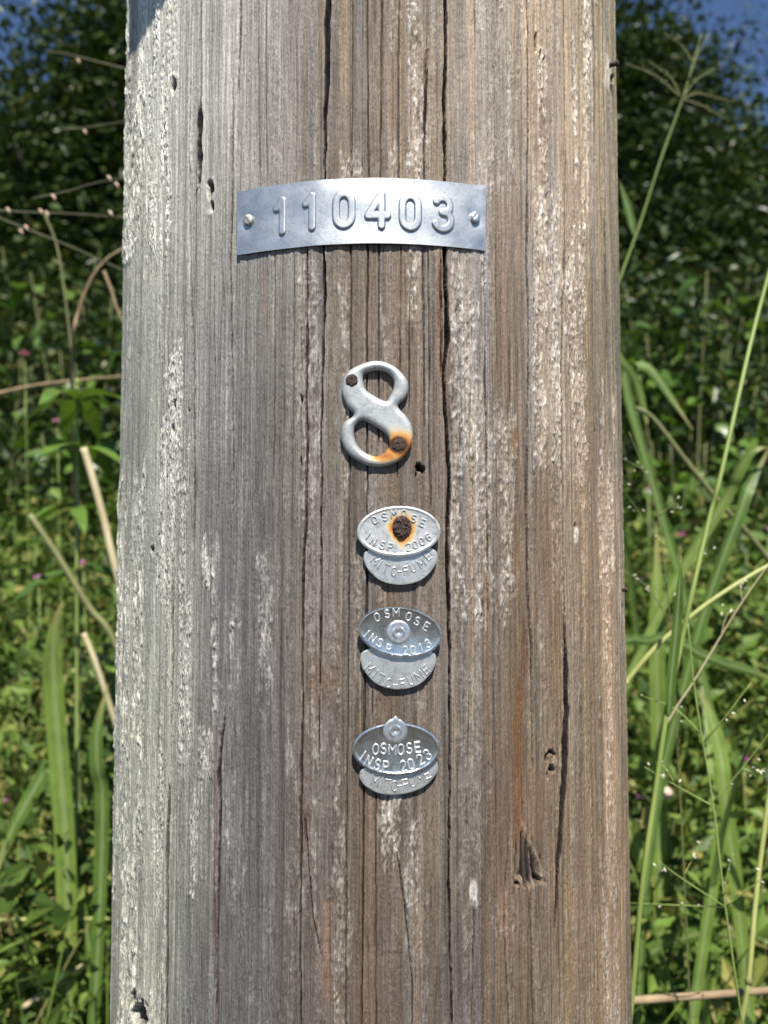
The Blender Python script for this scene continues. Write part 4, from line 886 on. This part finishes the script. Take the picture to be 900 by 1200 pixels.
add_blade(r, b, [(784,838,.478),(786,800,.476),(792,740,.474),(796,690,.472),(799,650,.47)], 12)
r, b = stem('tall_grass', 'yellow green bare grass stem near the lower right corner', 'grass', [(868,1200,.55),(877,1150,.55),(886,1050,.56),(900,940,.57),(916,830,.58)], 6.5, M_STEMY, True, .85)
link('node', (lambda P: (P.add(*tube([at(877,1150,.55) - b - np.array([0,0,.002]), at(877,1150,.55) - b, at(877.5,1145,.55) - b], [.0022,.0028,.0022], 7)), P.mesh('node'))[1])(Parts()), r, M_OLIVE)
r, b = stem('tall_grass', 'thin forked panicle stem with hair fine branches at the lower right', 'grass', [(876,1240,.50),(870,1200,.50),(850,1063,.50),(836,945,.505),(822,860,.51),(813,800,.515),(806,730,.52)], 3.6, M_STEM, True, .5)
hairs(r, b, [[(850,1063,.50),(880,1040,.49),(905,1020,.485)], [(850,1063,.50),(800,1030,.50),(770,1008,.50)], [(850,1063,.50),(800,1061,.51),(738,1058,.52)], [(836,940,.505),(870,900,.50),(905,855,.495)], [(836,945,.505),(800,925,.51),(745,893,.52)], [(848,1050,.5),(853,1020,.5),(860,1000,.5)],
  [(822,860,.51),(790,830,.52),(750,815,.53)], [(825,870,.51),(850,840,.5),(880,800,.5)]], 2.0, M_STEM, 'branch', 3)
hairs(r, b, [[(800,1028,.5),(815,1000,.5),(822,985,.5)], [(870,900,.5),(885,905,.5),(897,900,.5)], [(790,918,.51),(780,900,.51),(768,893,.51)]], 1.4, M_STEMY, 'branchlet', 4)
r, b = stem('tall_grass', 'delicate grass panicle with white specks of seed beside the pole', 'grass', [(790,800,.62),(787,740,.62),(778,660,.62),(772,610,.62),(758,560,.62),(737,506,.62)], 2.4, M_OLIVE, True, .4)
hairs(r, b, [[(776,640,.62),(755,610,.62),(728,570,.62)], [(772,605,.62),(790,590,.62),(793,598,.62)], [(786,730,.62),(760,690,.62),(730,668,.62)], [(756,565,.62),(752,550,.62),(727,536,.62)], [(786,730,.62),(800,690,.62),(830,640,.62)]], 1.3, M_OLIVE, 'branch', 5)
r, b = stem('tall_grass', 'pale hair thin stem rising diagonally to the right edge, below the arching blade', 'grass', [(780,850,.56),(795,825,.56),(812,800,.56),(845,745,.56),(870,705,.56),(905,655,.56)], 2.2, M_DRY, False, .5)
hairs(r, b, [[(845,745,.56),(850,725,.56),(858,712,.56)], [(870,705,.56),(868,690,.56),(873,680,.56)]], 1.4, M_DRY, 'branch', 4)
stem('tall_grass', 'arching yellow green stalk curving from the pole towards the right edge', 'grass', [(722,812,.58),(733,800,.58),(767,760,.58),(810,722,.58),(850,693,.58),(900,663,.58),(930,650,.58)], 8, M_STEMY, True, .6)
r, b = stem('tall_grass', 'blurred stem topped by a feathery seed head against the dark right tree', 'grass', [(712,370,1.05),(727,325,1.05),(750,262,1.05),(775,185,1.05),(799,118,1.05),(812,75,1.05),(822,40,1.05)], 4.6, M_STEM, True, .2)
hairs(r, b, [[(798,115,1.05),(770,90,1.05),(735,75,1.05)], [(798,115,1.05),(785,90,1.05),(760,72,1.05)], [(799,115,1.05),(815,95,1.05),(838,80,1.05)], [(799,116,1.05),(825,125,1.05),(850,140,1.05)], [(806,95,1.05),(815,70,1.05),(830,40,1.05)], [(799,116,1.05),(820,110,1.05),(860,120,1.05)], [(812,75,1.05),(800,55,1.05),(780,40,1.05)]], 2.2, M_OLIVE, 'branch', 16, M_OLIVE)
add_blade(r, b, [(743,275,1.05),(736,245,1.05),(726,212,1.05)], 9)
blade('broad upright green blade with a pale midrib close to the right side of the pole', [(770,830,.95),(770,760,.95),(769,690,.95),(768,610,.95)], 19)
blade('green blade arching down to the right over the shrub, right of the pole', [(775,600,1.1),(730,440,1.1),(757,428,1.1),(790,470,1.1),(812,505,1.1)], 11)
blade('short blade hanging beside the right edge of the pole, level with the figure eight', [(728,420,1.0),(745,445,1.0),(755,480,1.0),(762,505,1.0)], 9)
blade('broad green blade in the right undergrowth leaning left and up', [(850,930,.85),(846,890,.85),(832,840,.85),(817,808,.85)], 17)
blade('wide green blade arching over at the right edge, low in the photo', [(835,1040,.8),(842,985,.8),(860,955,.8),(890,950,.8),(915,985,.8)], 15)
blade('long wide blade sweeping across the lower right undergrowth', [(745,1130,.9),(790,1105,.9),(840,1090,.9),(900,1105,.9)], 20, None, UP)
blade('bright wide blade slanting down to the lower right corner', [(760,1010,.95),(810,1080,.95),(860,1110,.95),(920,1150,.95)], 22, None, UP + RT*.5)
blade('pair leaning blade at the right edge above the arching stalk', [(845,590,.9),(862,560,.9),(880,530,.9),(905,525,.9)], 13)
blade('straight blade rising to the right edge in the mid undergrowth', [(868,600,.9),(880,565,.9),(905,520,.9)], 14)
blade('pale blade lying level at the right edge below the mid undergrowth', [(825,770,.85),(850,778,.85),(880,785,.85),(915,800,.85)], 13, None, UP)
stem('fallen_stick', 'horizontal dry brown stalk crossing the bottom right of the photo', 'stick', [(720,1174,.56),(760,1171,.56),(830,1166,.56),(880,1162,.56),(925,1158,.56)], 10, M_BROWN, False, .8, 'stalk')
stem('tall_weed', 'olive stem slanting down right behind the grass, beside the shrub', 'weed', [(832,575,1.0),(800,535,1.0),(765,490,1.0),(745,478,1.0)], 7, M_OLIVE, True, .8)
# left of the pole
blade('very wide long green blade hanging upright left of the pole', [(78,1130,.95),(72,1000,.95),(66,900,.95),(64,800,.95),(70,740,.95),(80,705,.95)], 25)
blade('curved green blade bending down to the left edge, beside the wide blade', [(70,960,1.0),(55,900,1.0),(30,935,1.0),(8,990,1.0),(0,1040,1.0)], 17)
blade('broad blade leaning right, lower left, crossing behind the wide blade', [(110,1010,1.15),(80,1000,1.15),(45,990,1.15),(5,975,1.15)], 18, None, UP)
blade('green blade standing against the left edge of the pole', [(118,940,.9),(120,900,.9),(122,850,.9),(128,800,.9)], 17)
stem('dry_grass', 'cream coloured dry grass stem leaning beside the left edge of the pole', 'dry grass', [(158,750,1.02),(135,665,1.0),(122,610,1.0),(110,565,1.0),(98,525,1.0)], 8.5, M_DRY, False, 1.0, 'stalk')
stem('dry_grass', 'short cream dry stub in the lower left undergrowth', 'dry grass', [(146,880,1.02),(113,780,1.0),(98,742,1.0)], 7, M_DRY, False, 1.0, 'stalk')
stem('tall_weed', 'olive stalk slanting down right towards the pole, left undergrowth', 'weed', [(140,765,1.0),(125,735,1.0),(105,712,1.0),(70,655,1.0),(35,603,1.0)], 8, M_OLIVE, False, .9, 'stalk')
stem('tall_grass', 'blurred upright grass stem in front of the dark left tree', 'grass', [(92,700,1.15),(91,560,1.15),(87,440,1.15),(82,395,1.15),(76,345,1.15),(67,290,1.15),(53,252,1.15)], 4.5, M_OLIVE, True, .5)
stem('dead_grass', 'brown dead stalk arching to the pole in front of the left shrub', 'dead grass', [(90,640,1.7),(84,480,1.35),(86,400,1.1),(92,365,1.1),(107,327,1.1),(124,305,1.1),(140,294,1.1),(152,288,1.1)], 5, M_BROWN, True, .7, 'stalk')
stem('dead_grass', 'short brown dead leaf hanging at the left edge of the pole', 'dead grass', [(122,318,1.1),(125,326,1.1),(131,342,1.1),(138,364,1.1),(146,380,1.1)], 4.5, M_BROWN, False, .6, 'stalk')
for lab, pts, nb in (('thin level twig with pinkish buds crossing the dark left background', [(-20,246,.95),(40,249,.95),(90,251,.95),(160,256,.95)], 4), ('thin rising twig with pinkish buds above the level twig, left', [(38,233,.95),(80,224,.95),(110,215,.95),(160,206,.95)], 3), ('thin drooping twig below the level twig, left', [(-20,248,1.0),(40,272,1.0),(80,288,1.0),(125,308,1.0),(150,320,1.0)], 2), ('thin high twig rising leftwards in front of the left tree', [(160,84,1.1),(120,74,1.1),(80,64,1.1),(55,60,1.1)], 1), ('short twig half hidden by the pole below the high twig, left', [(75,152,1.1),(105,149,1.1),(150,142,1.1)], 1)):
    r, b = stem('twig', lab, 'twig', pts, 2.4, M_TWIG, False, .6, 'stalk')
    for k in range(nb):
        t = rng.uniform(.15, .95)*(len(pts) - 1); i = min(len(pts) - 2, int(t)); c = (at(*pts[i])*(1 - t + i) + at(*pts[i+1])*(t - i)) - b + np.array([0, -.004, rng.uniform(-.008, .006)])
        P = Parts(); P.add(*tube(spline([c, c + np.array([.003, 0, -.003]), c + np.array([.005, 0, -.008])], 5), [.0005, .0016, .0020, .0013, .0003], 6)); link('bud', P.mesh('bud'), r, M_BUD)
stem('fallen_stick', 'grey brown dead stick low on the left, slightly tilted', 'stick', [(-15,1072,1.1),(30,1066,1.1),(70,1052,1.1),(108,1038,1.1)], 9, M_BROWN, False, .7, 'stalk')
stem('fallen_stick', 'thin pale level stalk low on the left, running to the pole', 'stick', [(-15,1078,1.0),(60,1077,1.0),(145,1076,1.0)], 4.5, M_STEMY, False, .9, 'stalk')
stem('fallen_stick', 'pale dry stalk slanting up to the pole in the bottom left corner', 'stick', [(28,1180,.95),(65,1155,.95),(100,1130,.95),(140,1104,.95)], 7, M_DRY, False, .8, 'stalk')
stem('fallen_stick', 'reddish brown level stem on the left at the height of the figure eight', 'stick', [(-15,464,1.3),(40,452,1.3),(90,446,1.3),(150,441,1.3)], 4.5, M_BROWN, False, .8, 'stalk')

# small pink pea flowers
PET = leaf_mesh('petal', .0085, .0075, 4, .3, .35); PET.materials.append(M_PINK)
def flower(px, py, dep, label, sc=1.0):
    c = at(px, py, dep); gz = float(ground_z(c[0], c[1])); root = thing('pink_flower', label, 'flower', (c[0], c[1], gz)); hz = c[2] - gz
    P = Parts(); P.add(*tube(spline([np.array([.02, .03, 0]), np.array([.015, .02, hz*.6]), np.array([0, .004, hz])], 8), np.linspace(.0016, .0008, 8), 5)); link('stem', P.mesh('stem'), root, M_STEM)
    for k in range(5):
        o = link('petal', PET, root); o.location = (0, 0, hz); o.rotation_euler = (rng.uniform(.1, 1.2), rng.normal()*.4, k*1.257 + rng.normal()*.2); o.scale = (sc, sc, sc)
for px, py, dep, lab, sc in ((28,415,1.5,'highest pink flower on the left, under the left shrub',1.3), (66,494,1.4,'small pink flower on the left below the level reddish stem',.9), (97,661,1.3,'pink flower left of the pole near the slanting olive stalk',1.1), (44,678,1.3,'purple pink flower left of the slanting olive stalk',1.0), (6,940,1.2,'pink flower at the left edge beside the curved blade',1.3), (38,938,1.2,'small pink flower between the curved blade and the wide blade',.8),
    (760,573,1.4,'small pink flower close to the pole on the right, the highest there',.9), (797,628,1.3,'bright pink flower right of the upright blade with pale midrib',1.3), (873,894,1.1,'magenta pink flower in the lower right undergrowth',1.1), (901,621,1.3,'pink flower cut by the right edge of the photo',1.0), (750,935,1.2,'dull pink flower low beside the right edge of the pole',.8)):
    flower(px, py, dep, lab, sc)
# a tan puffball-like seed head on the right
r, b = stem('seed_head', 'tan rounded dry seed head low beside the grass stem, right of the pole', 'seed head', [(785,990,.95),(780,955,.95),(779,935,.95)], 3, M_OLIVE, True, .8, 'stalk')
P = Parts(); c = at(779,928,.95) - b; P.add(*tube([c + np.array([0,0,k]) for k in (-.009,-.007,-.002,.003,.006,.008)], [.002,.008,.010,.0085,.005,.001], 10)); link('head', P.mesh('head'), r, M_BUD)
